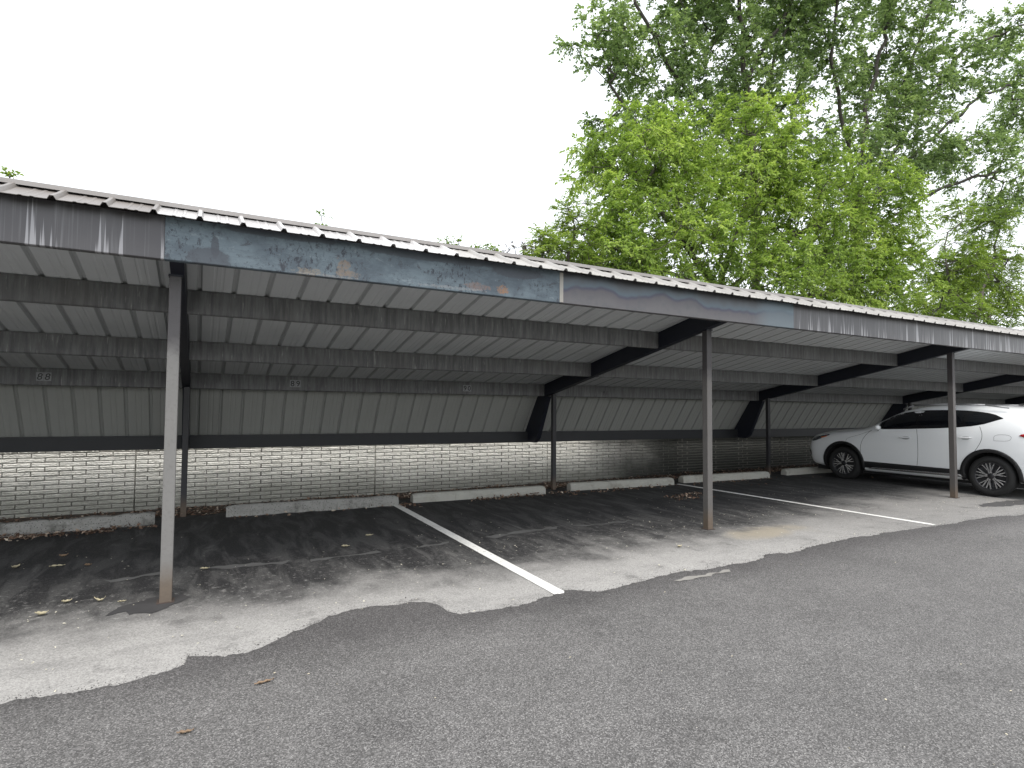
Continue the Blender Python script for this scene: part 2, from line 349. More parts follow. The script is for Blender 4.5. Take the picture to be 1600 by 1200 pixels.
def m_line():
    k = NT('worn_line_paint'); c = k.mix(k.smooth(k.noise(28, 6, .75), .56, .66), (.8, .8, .77), (.3, .29, .28))
    c = k.mix(k.math('MULTIPLY', k.smooth(k.noise(2, 4), .5, .72), .35), c, (.42, .41, .38)); return k.done(c, .7, bump=k.noise(90, 3), bs=.25, bd=.003)
M['line'] = m_line()

# ------------------------------------------------------------------ ground
def grid_sheet(name, xs, ys, lift, mat, label=None):
    vs = [(x, y, G(x, y) + lift - (.09 if y > 9.41 else 0)) for y in ys for x in xs]; nx = len(xs)
    fs = [(j * nx + i, j * nx + i + 1, (j + 1) * nx + i + 1, (j + 1) * nx + i) for j in range(len(ys) - 1) for i in range(nx - 1)]
    mb = MB(); mb.add(vs, fs); return tag(mb.build(name, mat), kind='structure')
grid_sheet('ground', [-600, -30, 0, 60, 800], [-600, -12, 9.4, 9.43, 11, 900], -.008, M['grass'])
grid_sheet('parking_surface', [-29, 0, 20, 55], [3.2, 9.40], 0, M['old'])
edge = [(-29, 4.05), (-6, 4.1), (-2.6, 4.0), (-0.897, 4.029), (-0.477, 3.991), (-0.062, 4.059), (-0.03, 4.28), (0.232, 4.076), (0.512, 4.242), (0.802, 4.482), (1.113, 4.63), (1.488, 4.55), (1.679, 4.48), (1.70, 4.16), (1.968, 4.112), (2.698, 4.161), (2.80, 4.28), (3.058, 4.072), (3.617, 4.194), (4.268, 4.21), (5.18, 4.14), (5.33, 4.35), (5.649, 4.192), (6.302, 4.344), (7.823, 4.341), (9.0, 4.25), (9.273, 4.298), (10.068, 4.262), (10.676, 4.124), (12.5, 4.2), (16, 4.1), (22, 4.25), (30, 4.1), (55, 4.2)]
def smooth_open(P, k):
    for _ in range(k):
        Q = [P[0]]
        for a, b in zip(P, P[1:]): Q += [(a[0] * .75 + b[0] * .25, a[1] * .75 + b[1] * .25), (a[0] * .25 + b[0] * .75, a[1] * .25 + b[1] * .75)]
        P = Q + [P[-1]]
    return P
edge = smooth_open(edge, 1)
random.seed(4)
pts = []
for (a, b) in zip(edge, edge[1:]):
    L = math.hypot(b[0] - a[0], b[1] - a[1]); n = max(1, int(L / (.011 if -3 < a[0] < 14 else .4)))
    for i in range(n):
        t = i / n; x = a[0] + (b[0] - a[0]) * t; y = a[1] + (b[1] - a[1]) * t
        y += .05 * noise.fractal(Vector((x * 2.1, y, 3)), .8, 2, 6) + .022 * noise.noise(Vector((x * 11, 0, 7))) + .016 * noise.noise(Vector((x * 27, 0, 2))) + .011 * noise.noise(Vector((x * 70, 0, 5)))
        pts.append((x, y))
pts.append(edge[-1])
mb = MB(); vs = []; fs = []; H = .010
for (x, y) in pts: vs += [(x, -12, G(x, -12) + H), (x, y - .05, G(x, y - .05) + H), (x, y, G(x, y) + .003)]
for i in range(len(pts) - 1): fs += [(3 * i, 3 * i + 3, 3 * i + 4, 3 * i + 1), (3 * i + 1, 3 * i + 4, 3 * i + 5, 3 * i + 2)]
mb.add(vs, fs); tag(mb.build('driveway', M['new']), kind='structure')
rg0 = np.random.default_rng(12); pa = np.array([p for p in pts if -3 < p[0] < 14]); n0 = 3200; pi = pa[rg0.integers(0, len(pa), n0)]
off = rg0.normal(0, .05, n0) + .02; cs = rg0.uniform(.0015, .005, n0) * (1 + (rg0.uniform(0, 1, n0) > .96)); cen = np.stack([pi[:, 0] + rg0.normal(0, .01, n0), pi[:, 1] + off, np.array([G(a, b) for a, b in pi]) + np.where(off < 0, .011, .002)], 1)
tet = np.array([(1, 0, 0), (-.6, .8, 0), (-.5, -.8, 0), (0, .1, .9)]); ang = rg0.uniform(0, 6.28, n0)
rot = np.stack([np.stack([np.cos(ang), -np.sin(ang), 0 * ang], 1), np.stack([np.sin(ang), np.cos(ang), 0 * ang], 1), np.stack([0 * ang, 0 * ang, 1 + 0 * ang], 1)], 1)
tv = np.einsum('nij,kj->nki', rot, tet) * cs[:, None, None] * rg0.uniform(.7, 1.3, (n0, 4, 1)) + cen[:, None, :]
tf = (np.arange(n0)[:, None, None] * 4 + np.array([(0, 1, 3), (1, 2, 3), (2, 0, 3), (0, 2, 1)])[None]).reshape(-1, 3)
tag(np_mesh('loose_gravel', tv.reshape(-1, 3), tf, m_plain('crumb', (.11, .107, .103), .85, var=.5)), 'crumbled asphalt grit along the ragged driveway edge', 'gravel', kind='stuff')

def blob_patch(name, outline, lift, mat, jitter=.02, seg=.04, kind='structure'):
    P = []
    n = len(outline)
    for i in range(n):
        a, b = outline[i], outline[(i + 1) % n]; L = math.hypot(b[0] - a[0], b[1] - a[1]); k = max(1, int(L / seg))
        for j in range(k):
            t = j / k; x = a[0] + (b[0] - a[0]) * t; y = a[1] + (b[1] - a[1]) * t
            x += jitter * noise.noise(Vector((x * 9, y * 9, 1))); y += jitter * noise.noise(Vector((x * 9, y * 9, 5)))
            P.append((x, y, G(x, y) + lift))
    mb = MB(); mb.add(P, [tuple(range(len(P)))]); return tag(mb.build(name, mat), kind=kind)
blob_patch('asphalt_patch', [(-.60, 5.30), (-.52, 5.46), (-.34, 5.58), (-.18, 5.63), (-.08, 5.6), (-.06, 5.48), (-.14, 5.34), (-.3, 5.22), (-.42, 5.24), (-.46, 5.33)], .004, m_plain('dark_patch', (.045, .044, .045), .85, var=.35), .05)
blob_patch('asphalt_patch', [(10.9, 4.78), (11.3, 4.9), (12.0, 4.86), (12.6, 4.7), (12.2, 4.56), (11.4, 4.6)], .004, m_plain('dark_patch_right', (.07, .068, .068), .85, var=.35), .06)
blob_patch('pavement_gap', [(3.78, 4.035), (4.0, 4.06), (4.3, 4.03), (4.5, 4.045), (4.46, 3.99), (4.2, 3.98), (3.95, 3.955), (3.8, 3.97)], .0145, m_plain('exposed_pale_asphalt', (.27, .26, .24), .9, var=.25), .05)
for nm, o in (('a', [(1.0, 6.22), (1.72, 6.27), (1.7, 6.2), (1.3, 6.17), (1.0, 6.16)]), ('b', [(1.9, 6.24), (2.55, 6.33), (2.52, 6.26), (2.2, 6.21)]), ('c', [(3.0, 6.33), (3.45, 6.45), (4.1, 6.47), (4.0, 6.38), (3.5, 6.33), (3.1, 6.26)]), ('d', [(4.3, 6.4), (5.0, 6.38), (5.3, 6.34), (5.2, 6.28), (4.4, 6.33)]), ('e', [(-.1, 6.38), (.3, 6.36), (.8, 6.28), (.78, 6.2), (.2, 6.28)]), ('f', [(-.75, 6.3), (-.3, 6.4), (-.28, 6.33), (-.7, 6.22)])):
    blob_patch('tar_seam', o, .0045, M.setdefault('seam', m_plain('faded_seam', (.11, .11, .108), .85, var=.35)), .07)
def stripe(x0, y0, x1, y1, w):
    d = Vector((x1 - x0, y1 - y0, 0)).normalized(); n_ = Vector((-d.y, d.x, 0)) * w / 2; P = []; N = 60
    for i in range(N + 1):
        t = i / N; c = Vector((x0 + (x1 - x0) * t, y0 + (y1 - y0) * t, 0)); e = .006 * noise.noise(Vector((t * 40, x0, 0)))
        for s_ in (-1, 1):
            p = c + n_ * (s_ * (1 + e * 10)); P.append((p.x, p.y, G(p.x, p.y) + .005))
    mb = MB(); mb.add(P, [(2 * i, 2 * i + 1, 2 * i + 3, 2 * i + 2) for i in range(N)]); return tag(mb.build('bay_line', M['line']), kind='structure')
stripe(2.70, 8.95, 2.695, 4.17, .115); stripe(8.40, 8.8, 8.69, 4.33, .10); stripe(14.55, 8.8, 14.6, 4.3, .10)

# ------------------------------------------------------------------ carport
RXS = [-6.1, -.2, 5.73, 11.6, 17.5, 23.4, 29.3, 35.2, 41.1]  # far right bays are extra, added to darken the space under the roof
X0, X1 = -6.7, 41.7
carport = thing('carport', (5.73, 5.5, 0), 'long open fronted metal carport with sloping ribbed roof, navy rafters and slim square posts', 'carport')
# roof sheets: ribbed profile extruded down the slope
def rib_profile(x0, x1, pitch=.3, phase=0.0):
    xs = []; x = x0 - ((x0 - phase) % pitch)
    while x < x1:
        for dx, h in ((-.026, 0), (-.011, .026), (.011, .026), (.026, 0), (.115, 0), (.122, .004), (.136, .004), (.143, 0), (.178, 0), (.185, .004), (.199, .004), (.206, 0)):
            if x0 < x + dx < x1: xs.append((x + dx, h))
        x += pitch
    return [(x0, 0)] + xs + [(x1, 0)]
def sheet(name, path, mats, x0=X0, x1=X1, parent=carport, phase=-.05, th=.004, wob=.0, slot=False):
    pr = rib_profile(x0, x1, phase=phase); mb = MB(); vs = []; n = len(pr)
    nrm = []
    for i in range(len(path)):
        a = path[max(0, i - 1)]; b = path[min(len(path) - 1, i + 1)]; dy, dz = b[0] - a[0], b[1] - a[1]; L = math.hypot(dy, dz)
        ny, nz = -dz / L, dy / L
        if nz < 0: ny, nz = -ny, -nz
        nrm.append((ny, nz))
    for k in (0, 1):
        for (y, z), (ny, nz) in zip(path, nrm):
            for (x, h) in pr:
                w = wob * noise.noise(Vector((x * 1.3, y, 2)))
                d = h - (0 if k else th); vs.append((x, y + ny * d, z + nz * d + RX(x) + w))
    fs = []; mi = []; P = len(path); off = P * n
    for j in range(P - 1):
        for i in range(n - 1):
            q = (j * n + i, j * n + i + 1, (j + 1) * n + i + 1, (j + 1) * n + i)
            rib = slot and (pr[i][1] > .02 or pr[i + 1][1] > .02)
            fs.append(q[::-1]); mi.append(1 if slot and rib else 0)
            fs.append(tuple(off + t for t in q)); mi.append(2 if slot else 0)
    for i in range(n - 1):       # close front and back edges
        fs.append((i, i + 1, off + i + 1, off + i)); mi.append(0)
        e = (P - 1) * n; fs.append((e + i + 1, e + i, off + e + i, off + e + i + 1)); mi.append(0)
    mb.v = vs; mb.f = fs; mb.m = mi
    return mb.build(name, mats, parent)
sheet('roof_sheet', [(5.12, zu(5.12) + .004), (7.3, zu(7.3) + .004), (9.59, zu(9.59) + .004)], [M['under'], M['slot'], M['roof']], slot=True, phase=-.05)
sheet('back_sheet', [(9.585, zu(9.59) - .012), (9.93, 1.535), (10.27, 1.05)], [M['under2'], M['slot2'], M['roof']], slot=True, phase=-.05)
sheet('visor_sheet', [(4.985, 3.012), (5.2, 3.10), (5.44, 3.205)], [M['roof']], phase=-.05, wob=.008)
mb = MB(); mb.prism_x([(5.375, 3.193), (5.378, 3.193), (5.384, 3.226), (5.55, 3.25), (5.75, 3.19), (5.75, 3.194), (5.55, 3.255), (5.381, 3.230)][::-1], X0, X1); mb.build('ridge_cap', M['cap'], carport)
mb = MB(); mb.prism_x([(5.74, 3.19), (5.75, 3.19), (6.15, 2.79), (6.14, 2.785)], X0, X1); mb.build('ridge_flashing', M['roof'], carport)
# fascia in its four lengths
def fascia(x0, x1, mat, y=5.1):
    mb = MB(); mb.prism_x([(y, 2.708), (y + .006, 2.702), (y + .06, 2.702), (y + .06, 2.71), (y + .008, 2.71), (y + .008, 3.03), (y, 3.03)], x0, x1); return mb.build('fascia_panel', mat, carport)
fascia(X0, -.283, M['fgrey'])['label'] = 'grey fascia length with pale drip streaks at the left end'
fascia(-.28, 3.262, M['fblue'], 5.097)['label'] = 'blue primer fascia length with rust spots and dark scuffs'
fascia(3.275, 6.93, M['fheat'], 5.097)['label'] = 'faded blue grey fascia length with a wavy stain'
fascia(6.933, X1, M['fgrey'])['label'] = 'grey fascia length with white drip streaks'
mb = MB(); mb.prism_x([(5.093, 2.71), (5.096, 2.71), (5.096, 3.02), (5.093, 3.02)], 3.247, 3.29); mb.build('caulk_joint', m_plain('old_caulk', (.36, .34, .31), .8, var=.25), carport)
# purlins per bay
PY = [6.32, 7.94, 9.43]
ends = [X0] + RXS + [X1]
for bi in range(len(ends) - 1):
    a = ends[bi] + (.052 if bi else 0); b = ends[bi + 1] - (.052 if bi + 1 < len(ends) - 1 else 0)
    for y in PY:
        t = zu(y) - .005; z0 = t - .228
        mb = MB(); mb.prism_x([(y, z0 + .01), (y + .01, z0), (y + .065, z0), (y + .065, z0 + .016), (y + .06, z0 + .016), (y + .06, z0 + .005), (y + .005, z0 + .005), (y + .005, t - .018), (y + .065, t - .018), (y + .065, t - .013), (y, t - .003)], a, b)
        mb.build('purlin', M['purlin'], carport)
# rafters and their back legs
for x in RXS:
    zz = RX(x)
    mb = MB(); P = [(5.108, zu(5.108) - .235), (9.42, zu(9.42) - .232), (9.56, zu(9.56) - .01), (5.108, zu(5.108) - .006)]
    mb.prism_x(P, x - .05, x + .05); mb.build('rafter', M['rafter'], carport)
    mb = MB(); P = [(9.34, 1.838), (9.72, 1.04), (9.84, .955), (10.13, .955), (10.235, 1.06), (9.575, 2.02), (9.43, 1.842)]
    mb.prism_x(P, x - .044, x + .044); mb.build('rafter_leg', M['rafter'], carport)
# low eave beam
for bi in range(len(ends) - 1):
    a = ends[bi] + (.047 if bi else 0); b = ends[bi + 1] - (.047 if bi + 1 < len(ends) - 1 else 0)
    mb = MB(); y = 10.06
    mb.prism_x([(y, .96), (y + .15, .96), (y + .15, .966), (y + .006, .966), (y + .006, 1.15), (y + .09, 1.15), (y + .09, 1.156), (y, 1.156)], a, b); mb.build('eave_beam', M['beam'], carport)
mb = MB(); mb.prism_x([(10.22, .945), (10.29, .945), (10.31, 1.0), (10.31, 1.06), (10.285, 1.06), (10.285, .955), (10.22, .955)], X0, X1); mb.build('eave_trim', M['beam'], carport)
# posts
rustp = m_plain('rusted_plate', (.062, .045, .037), .85, var=.4)
fr = {-.2: (-.215, 5.46), 5.73: (5.762, 5.5), 11.6: (11.56, 5.44)}
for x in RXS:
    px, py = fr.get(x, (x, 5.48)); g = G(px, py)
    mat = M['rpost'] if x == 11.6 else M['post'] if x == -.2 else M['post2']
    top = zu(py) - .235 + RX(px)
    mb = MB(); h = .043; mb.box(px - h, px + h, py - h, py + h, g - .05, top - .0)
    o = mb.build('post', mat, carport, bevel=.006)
    if x == 11.6: o['label'] = 'front post with red brown rust at its foot'
    mb = MB(); mb.box(px - .05, px + .05, py - .05, py + .05, top - .004, top + .012); mb.build('cap_plate', M['rafter'], o)
    mb = MB(); mb.box(px - .062, px + .062, py - .062, py + .062, G(px, py) + .001, G(px, py) + .009); mb.build('base_plate', rustp, o, bevel=.002)
    bx, by = {-.2: (-.19, 9.33), 5.73: (5.78, 9.26), 11.6: (11.5, 9.15)}.get(x, (x, 9.27)); g = G(bx, by)
    mb = MB(); h = .037; mb.box(bx - h, bx + h, by - h, by + h, g - .05, zu(by) - .232 + RX(bx)); mb.build('back_post', M['bpost'], carport, bevel=.005)

# ------------------------------------------------------------------ stall numbers on the rear purlin
tile_m = m_plain('number_tile', (.26, .265, .27), .5, var=.15); ink = m_plain('number_ink', (.012, .012, .013), .4)
def number(txt, x, z, tile=True, label='', worn=False, slant=.18, size=.088):
    t = thing('number_sign', (x, 9.42, z), label, 'number sign', 'stall numbers on the rear purlin')
    w = .078
    for i, ch in enumerate(txt):
        cx = x + (i - .5) * w * 1.02
        mb = MB(); mb.box(cx - w / 2 + .001, cx + w / 2 - .001, 9.4275, 9.4288, z - .055, z + .055); mb.build('backing_tile', tile_m if tile else M['purlin'], t)
        cu = bpy.data.curves.new('digit', 'FONT'); cu.body = ch; cu.size = size * 1.35; cu.align_x = 'CENTER'; cu.align_y = 'CENTER'; cu.offset = .0008; cu.resolution_u = 6; cu.shear = slant; cu.extrude = .0006
        tmp = bpy.data.objects.new('tmp', cu); COL.objects.link(tmp); dg = bpy.context.evaluated_depsgraph_get(); me = bpy.data.meshes.new_from_object(tmp.evaluated_get(dg)); bpy.data.objects.remove(tmp)
        me.name = 'digit'; me.materials.clear(); me.materials.append(ink)
        bb = np.array([v.co[:] for v in me.vertices]); c = (bb.max(0) + bb.min(0)) / 2
        for v in me.vertices: v.co = Vector((v.co.x - c[0] + cx, 9.4266 + v.co.z, v.co.y - c[1] + z))
        o = bpy.data.objects.new('digit', me); COL.objects.link(o); o.parent = t; o.matrix_parent_inverse = Matrix.Translation(-t.location)
number('88', -1.80, 1.962, label='black stall number 88 on grey tiles, left of the nearest front post')
number('89', 1.25, 1.952, label='black stall number 89 on grey tiles, just right of the nearest front post', slant=.0)
number('90', 4.10, 1.945, label='black stall number 90 on grey tiles, left of the second rafter', slant=.0)
number('91', 7.09, 1.92, label='worn dim stall number 91, right of the second rafter', tile=False, slant=.1, size=.08)

# ------------------------------------------------------------------ wheel stops
def wheel_stop(x0, x1, y0, y1, mat, rough, label, h=.14, group='concrete wheel stops in a row'):
    L = math.hypot(x1 - x0, y1 - y0); n = int(L / .035); prof = [(0, 0), (.0, .085), (.03, .13), (.05, h), (.13, h), (.15, .13), (.18, .085), (.18, 0)]
    P2 = []
    for a, b in zip(prof, prof[1:]):
        k = 3
        for i in range(k): P2.append((a[0] + (b[0] - a[0]) * i / k, a[1] + (b[1] - a[1]) * i / k))
    P2.append(prof[-1]); vs = []; m_ = len(P2)
    dx, dy = (x1 - x0) / L, (y1 - y0) / L
    for i in range(n + 1):
        s_ = L * i / n; e = min(s_, L - s_); sc = 1 - .12 * max(0, 1 - e / .05)
        for (py, pz) in P2:
            yy = .09 + (py - .09) * sc; z = pz * sc
            x = x0 + dx * s_ - dy * yy; y = y0 + dy * s_ + dx * yy
            q = Vector((x * 6, y * 6, z * 9)); d = rough * noise.fractal(q, 1, 2, 4)
            chip = rough * 1.6 * max(0, noise.noise(Vector((x * 2.3, 4, z * 5))) - .25)
            vs.append((x + d * .5, y + d, G(x, y) + max(-.01, z + d * .7 - chip * 1.5 * (z > .1)) - .002))
    fs = [(i * m_ + j, i * m_ + j + 1, (i + 1) * m_ + j + 1, (i + 1) * m_ + j) for i in range(n) for j in range(m_ - 1)]
    fs += [tuple(range(m_))[::-1], tuple(n * m_ + j for j in range(m_))]
    mb = MB(); mb.add(vs, fs); o = mb.build('wheel_stop', mat, smooth=False); return tag(o, label, 'wheel stop', group)
wheel_stop(-2.95, -.50, 8.80, 8.87, M['oldstop'], .018, 'dark weathered wheel stop with leaves at its foot, at the left edge', .15)
wheel_stop(.33, 2.73, 9.0, 8.86, M['oldstop'], .016, 'dark pitted wheel stop left of the near white bay line', .15)
wheel_stop(3.0, 5.38, 8.98, 8.86, M['stop'], .003, 'pale smooth wheel stop right of the near white bay line')
wheel_stop(5.98, 8.27, 8.97, 8.75, M['stop'], .003, 'pale wheel stop just right of the second back post')
wheel_stop(8.63, 10.95, 8.87, 8.67, M['stop'], .003, 'pale wheel stop directly behind the second front post')
wheel_stop(11.7, 14.0, 8.82, 8.7, M['stop'], .003, 'pale wheel stop under the nose of the white car')
wheel_stop(14.6, 16.9, 8.8, 8.75, M['stop'], .003, 'pale wheel stop hidden beyond the white car')

# ------------------------------------------------------------------ split-face wall
wall = thing('block_wall', (2.8, 10.8, 0), 'pale rough split stone pattern wall behind the carport', 'wall')
rng = np.random.default_rng(3)
seams = [-8.16, -4.52, -.868, 2.80, 6.44, 10.08, 13.72, 17.36, 21.0]
RH, BW = .0645, .32; Z0, Z1 = -.05, 1.75
for a, b in zip(seams, seams[1:]):
    dxs = .0105 if -4.6 < a < 10 else .031; dzs = RH / 9 if -4.6 < a < 10 else RH / 5
    nx = int((b - a) / dxs) + 1; nz = int((Z1 - Z0) / dzs) + 1
    xs = np.linspace(a + .004, b - .004, nx); zs = np.linspace(Z0, Z1, nz); Xg, Zg = np.meshgrid(xs, zs)
    row = np.floor(Zg / RH).astype(int); fz = Zg / RH - row; xo = (Xg - a) / BW + .5 * (row % 2); br = np.floor(xo).astype(int); fx = xo - br
    hsh = np.sin(row * 12.9898 + br * 78.233 + a) * 43758.5453; hsh = hsh - np.floor(hsh); h2 = np.sin(row * 39.3 + br * 11.1 + a * 3) * 24634.6; h2 = h2 - np.floor(h2)
    # rough top line of each stone and chisel strokes
    nlow = np.sin(Xg * 47 + hsh * 40 + 2 * np.sin(Xg * 19 + h2 * 9)) * .55 + np.sin(Xg * 113 + row * 3.3) * .45
    grain = rng.standard_normal(Xg.shape); grain = (grain + np.roll(grain, 1, 1) + np.roll(grain, -1, 1) + np.roll(grain, 2, 1)) / 3
    edgez = np.minimum(fz, 1 - fz); ex = np.minimum(fx, 1 - fx) * BW / RH
    face = np.clip(np.minimum(edgez / .12, ex / .15), 0, 1)
    nl2 = np.sin(Xg * 61 + h2 * 50 + 2.5 * np.sin(Xg * 23 + hsh * 7)) * .6 + np.sin(Xg * 137 + row) * .4; ridge = np.maximum(np.clip(1 - np.abs(fz - (.72 + .11 * nlow)) * 5.5, 0, 1), np.clip(1 - np.abs(fz - (.34 + .12 * nl2)) * 5.5, 0, 1))
    depth = face * (.012 + .008 * hsh) + face * ridge * .010 * (.4 + h2) + face * grain * .003
    mort = (face < .62).astype(np.float32)
    edge_x = np.minimum(Xg - a, b - Xg); depth = np.where(edge_x < .012, 0, depth)
    Y = 10.58 - depth
    V = np.stack([Xg, Y, Zg], -1).reshape(-1, 3)
    i = np.arange(nx * nz).reshape(nz, nx); F = np.stack([i[:-1, :-1], i[:-1, 1:], i[1:, 1:], i[1:, :-1]], -1).reshape(-1, 4)
    # slab body behind the face
    nb = len(V); V = np.vstack([V, [(a + .004, 10.58, Z0), (b - .004, 10.58, Z0), (b - .004, 10.70, Z0), (a + .004, 10.70, Z0), (a + .004, 10.58, Z1), (b - .004, 10.58, Z1), (b - .004, 10.70, Z1), (a + .004, 10.70, Z1)]])
    F = np.vstack([F, nb + np.array([(1, 2, 6, 5), (2, 3, 7, 6), (3, 0, 4, 7), (4, 5, 6, 7)])])
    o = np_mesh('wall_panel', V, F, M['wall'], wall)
    at = o.data.attributes.new('mortar', 'FLOAT', 'POINT'); at.data.foreach_set('value', np.concatenate([mort.ravel(), np.zeros(8)]).astype(np.float32))
mb = MB(); mb.box(seams[0], seams[-1], 10.705, 10.72, Z0, Z1 - .02); mb.build('backing', M['oldstop'], wall)

# ------------------------------------------------------------------ leaf litter
def leaves_np(P, D, N, L, Wd, fold=.25):
    """diamond leaves: base P, direction D, normal N, length L, width Wd -> verts, tris"""
    D = D / np.linalg.norm(D, axis=1, keepdims=True); N = N - D * (N * D).sum(1, keepdims=True); N /= np.linalg.norm(N, axis=1, keepdims=True) + 1e-9
    Sd = np.cross(D, N); L = L[:, None]; Wd = Wd[:, None]
    v = np.stack([P, P + D * L * .42 + Sd * Wd * .5 + N * Wd * fold, P + D * L - N * L * .08, P + D * L * .42 - Sd * Wd * .5 + N * Wd * fold], 1)
    n = len(P); b = np.arange(n)[:, None] * 4
    f = np.concatenate([b + np.array([[0, 1, 2]]), b + np.array([[0, 2, 3]])], 1).reshape(-1, 3)
    return v.reshape(-1, 3), f
def scatter_leaves(name, n, fx, size, mat, kind='stuff', seed=1, tilt=.35):
    rg = np.random.default_rng(seed); P = fx(rg, n); n = len(P)
    a = rg.uniform(0, 2 * np.pi, n); D = np.stack([np.cos(a), np.sin(a), rg.normal(0, tilt, n)], 1); N = np.stack([rg.normal(0, tilt, n), rg.normal(0, tilt, n), np.ones(n)], 1)
    L = size * rg.uniform(.5, 1.3, n); v, f = leaves_np(P, D, N, L, L * rg.uniform(.35, .7, n), .15)
    return tag(np_mesh(name, v, f, mat), kind=kind)
# low bank of soil and leaves between stops and wall
xs = np.arange(-8, 21, .12); ys = np.linspace(9.36, 10.59, 14)
def bank(x, y):
    t = (y - 9.36) / 1.23
    h = .03 * min(1, t * 9) * math.exp(-t * 2.2) - .085 * min(1, max(0, t - .06) * 2.5)
    return G(x, y) - .004 + h * (.85 + .3 * noise.noise(Vector((x * 1.5, y * 2, 0)))) + .010 * noise.noise(Vector((x * 9, y * 9, 0))) * min(1, t * 8)
mb = MB(); mb.v = [(x, y, bank(x, y)) for y in ys for x in xs]; nx = len(xs)
mb.f = [(j * nx + i, j * nx + i + 1, (j + 1) * nx + i + 1, (j + 1) * nx + i) for j in range(len(ys) - 1) for i in range(nx - 1)]; mb.m = [0] * len(mb.f)
tag(mb.build('soil_strip', M['soil'], smooth=True), kind='structure')
def f_bank(rg, n):
    x = rg.uniform(-6, 18, n); y = 9.4 + 1.15 * rg.uniform(0, 1, n) ** 1.3; return np.array([(a, b, bank(a, b) + rg.uniform(0.002, .02)) for a, b in zip(x, y)])
tag(scatter_leaves('leaf_litter', 8500, f_bank, .062, M['litter'], seed=2), 'brown dry leaf litter banked along the foot of the wall', 'leaf litter')
def f_foot(rg, n):
    out = []
    segs = [(-2.9, -.5, 8.8, .13, 6), (-2.0, -.9, 8.72, .08, 5), (3.9, 5.3, 8.85, .07, 4), (6.2, 8.3, 8.74, .08, 4), (8.6, 11, 8.64, .05, 2), (5.4, 6.0, 8.9, .2, 2), (2.75, 3.0, 8.9, .12, 1), (7.0, 7.8, 7.7, .22, 4), (.4, 2.6, 8.86, .04, 1), (-.45, .3, 9.33, .05, 1), (9, 16, 8.6, .4, 1)]
    w = np.array([s_[4] for s_ in segs], float); w /= w.sum()
    for k, s_ in zip(rg.multinomial(n, w), segs):
        for _ in range(k):
            x = rg.uniform(s_[0], s_[1]); y = s_[2] - abs(rg.normal(0, s_[3])); out.append((x, y, G(x, y) + rg.uniform(.005, .03)))
    return np.array(out)
tag(scatter_leaves('leaf_litter', 1100, f_foot, .06, M['litter'], seed=5, tilt=.5), 'scattered brown leaf litter at the feet of the wheel stops', 'leaf litter')
def f_chip(rg, n):
    x = rg.uniform(-4, 16, n); y = 4.0 + rg.beta(1.3, 2.4, n) * 5; k = np.array([noise.noise(Vector((a * .9, b * .9, 9))) > -.12 for a, b in zip(x, y)]); x, y = x[k], y[k]
    return np.array([(a, b, G(a, b) + .006) for a, b in zip(x, y)])
tag(scatter_leaves('petal_debris', 1100, f_chip, .021, m_plain('pale_debris', (.6, .57, .47), .8, var=.2), seed=8, tilt=.2), 'tiny pale petals and chips strewn over the parking bays', 'debris')
def f_road(rg, n):
    x = rg.uniform(-3, 16, n); y = rg.uniform(1.0, 4.0, n); return np.array([(a, b, G(a, b) + .013) for a, b in zip(x, y)])
tag(scatter_leaves('petal_debris', 110, f_road, .017, m_plain('pale_debris_road', (.55, .5, .38), .8, var=.2), seed=9, tilt=.2), 'few pale specks of debris on the dark driveway', 'debris')
# separate fallen leaves that can be told apart
def curled_leaf(x, y, rot, L, Wd, curl, col, label, lift=.006):
    nu, nv = 9, 5; vs = []; c, s_ = math.cos(rot), math.sin(rot)
    for i in range(nu):
        u = i / (nu - 1); w = Wd * math.sin(math.pi * min(1, max(.03, u)) ** .8) * .5 + .002
        for j in range(nv):
            v = (j / (nv - 1) - .5) * 2; lx = (u - .5) * L; ly = v * w + .1 * Wd * math.sin(u * 5); lz = curl * L * ((u - .5) ** 2 * 2.4) + abs(v) ** 2 * w * .75 + .004 * math.sin(u * 17 + v * 3)
            vs.append((x + lx * c - ly * s_, y + lx * s_ + ly * c, G(x, y) + lift + lz))
    mb = MB(); mb.add(vs, [(i * nv + j, i * nv + j + 1, (i + 1) * nv + j + 1, (i + 1) * nv + j) for i in range(nu - 1) for j in range(nv - 1)])
    o = mb.build('fallen_leaf', col, smooth=True); md = o.modifiers.new('solid', 'SOLIDIFY'); md.thickness = .0008
    return tag(o, label, 'leaf', 'single fallen leaves in the bays')
ly_ = m_plain('yellow_leaf', (.48, .43, .29), .7, var=.25); lb_ = m_plain('tan_leaf', (.24, .165, .105), .7, var=.3)
curled_leaf(-1.009, 5.516, .2, 0.082, 0.045, .5, ly_, 'curled yellow leaf lying farthest left on the near pale strip')
curled_leaf(-.902, 5.773, .5, 0.070, 0.033, .4, ly_, 'small yellow leaf just behind the curled one at the left')
curled_leaf(-.676, 5.69, -.1, 0.078, 0.029, .7, ly_, 'boat shaped yellow leaf nearest the dark patch by the post')
curled_leaf(-.52, 5.60, .1, 0.057, 0.011, .1, ly_, 'thin straw coloured leaf sliver beside the nearest post foot')
curled_leaf(-1.518, 7.159, 1.2, 0.090, 0.049, .4, ly_, 'pale leaf standing deep in the leftmost stall')
curled_leaf(-1.186, 7.05, .15, 0.123, 0.029, .1, ly_, 'long pale strip of a leaf in the leftmost stall')
curled_leaf(-1.204, 7.45, .6, 0.082, 0.049, .5, lb_, 'tan leaf farthest back in the leftmost stall')
curled_leaf(-.93, 6.95, .3, 0.057, 0.041, .3, lb_, 'small reddish leaf in the leftmost stall')
curled_leaf(1.436, 6.597, 0, 0.090, 0.041, .2, ly_, 'yellow leaf in front of the pitted wheel stop, left of the bay line')
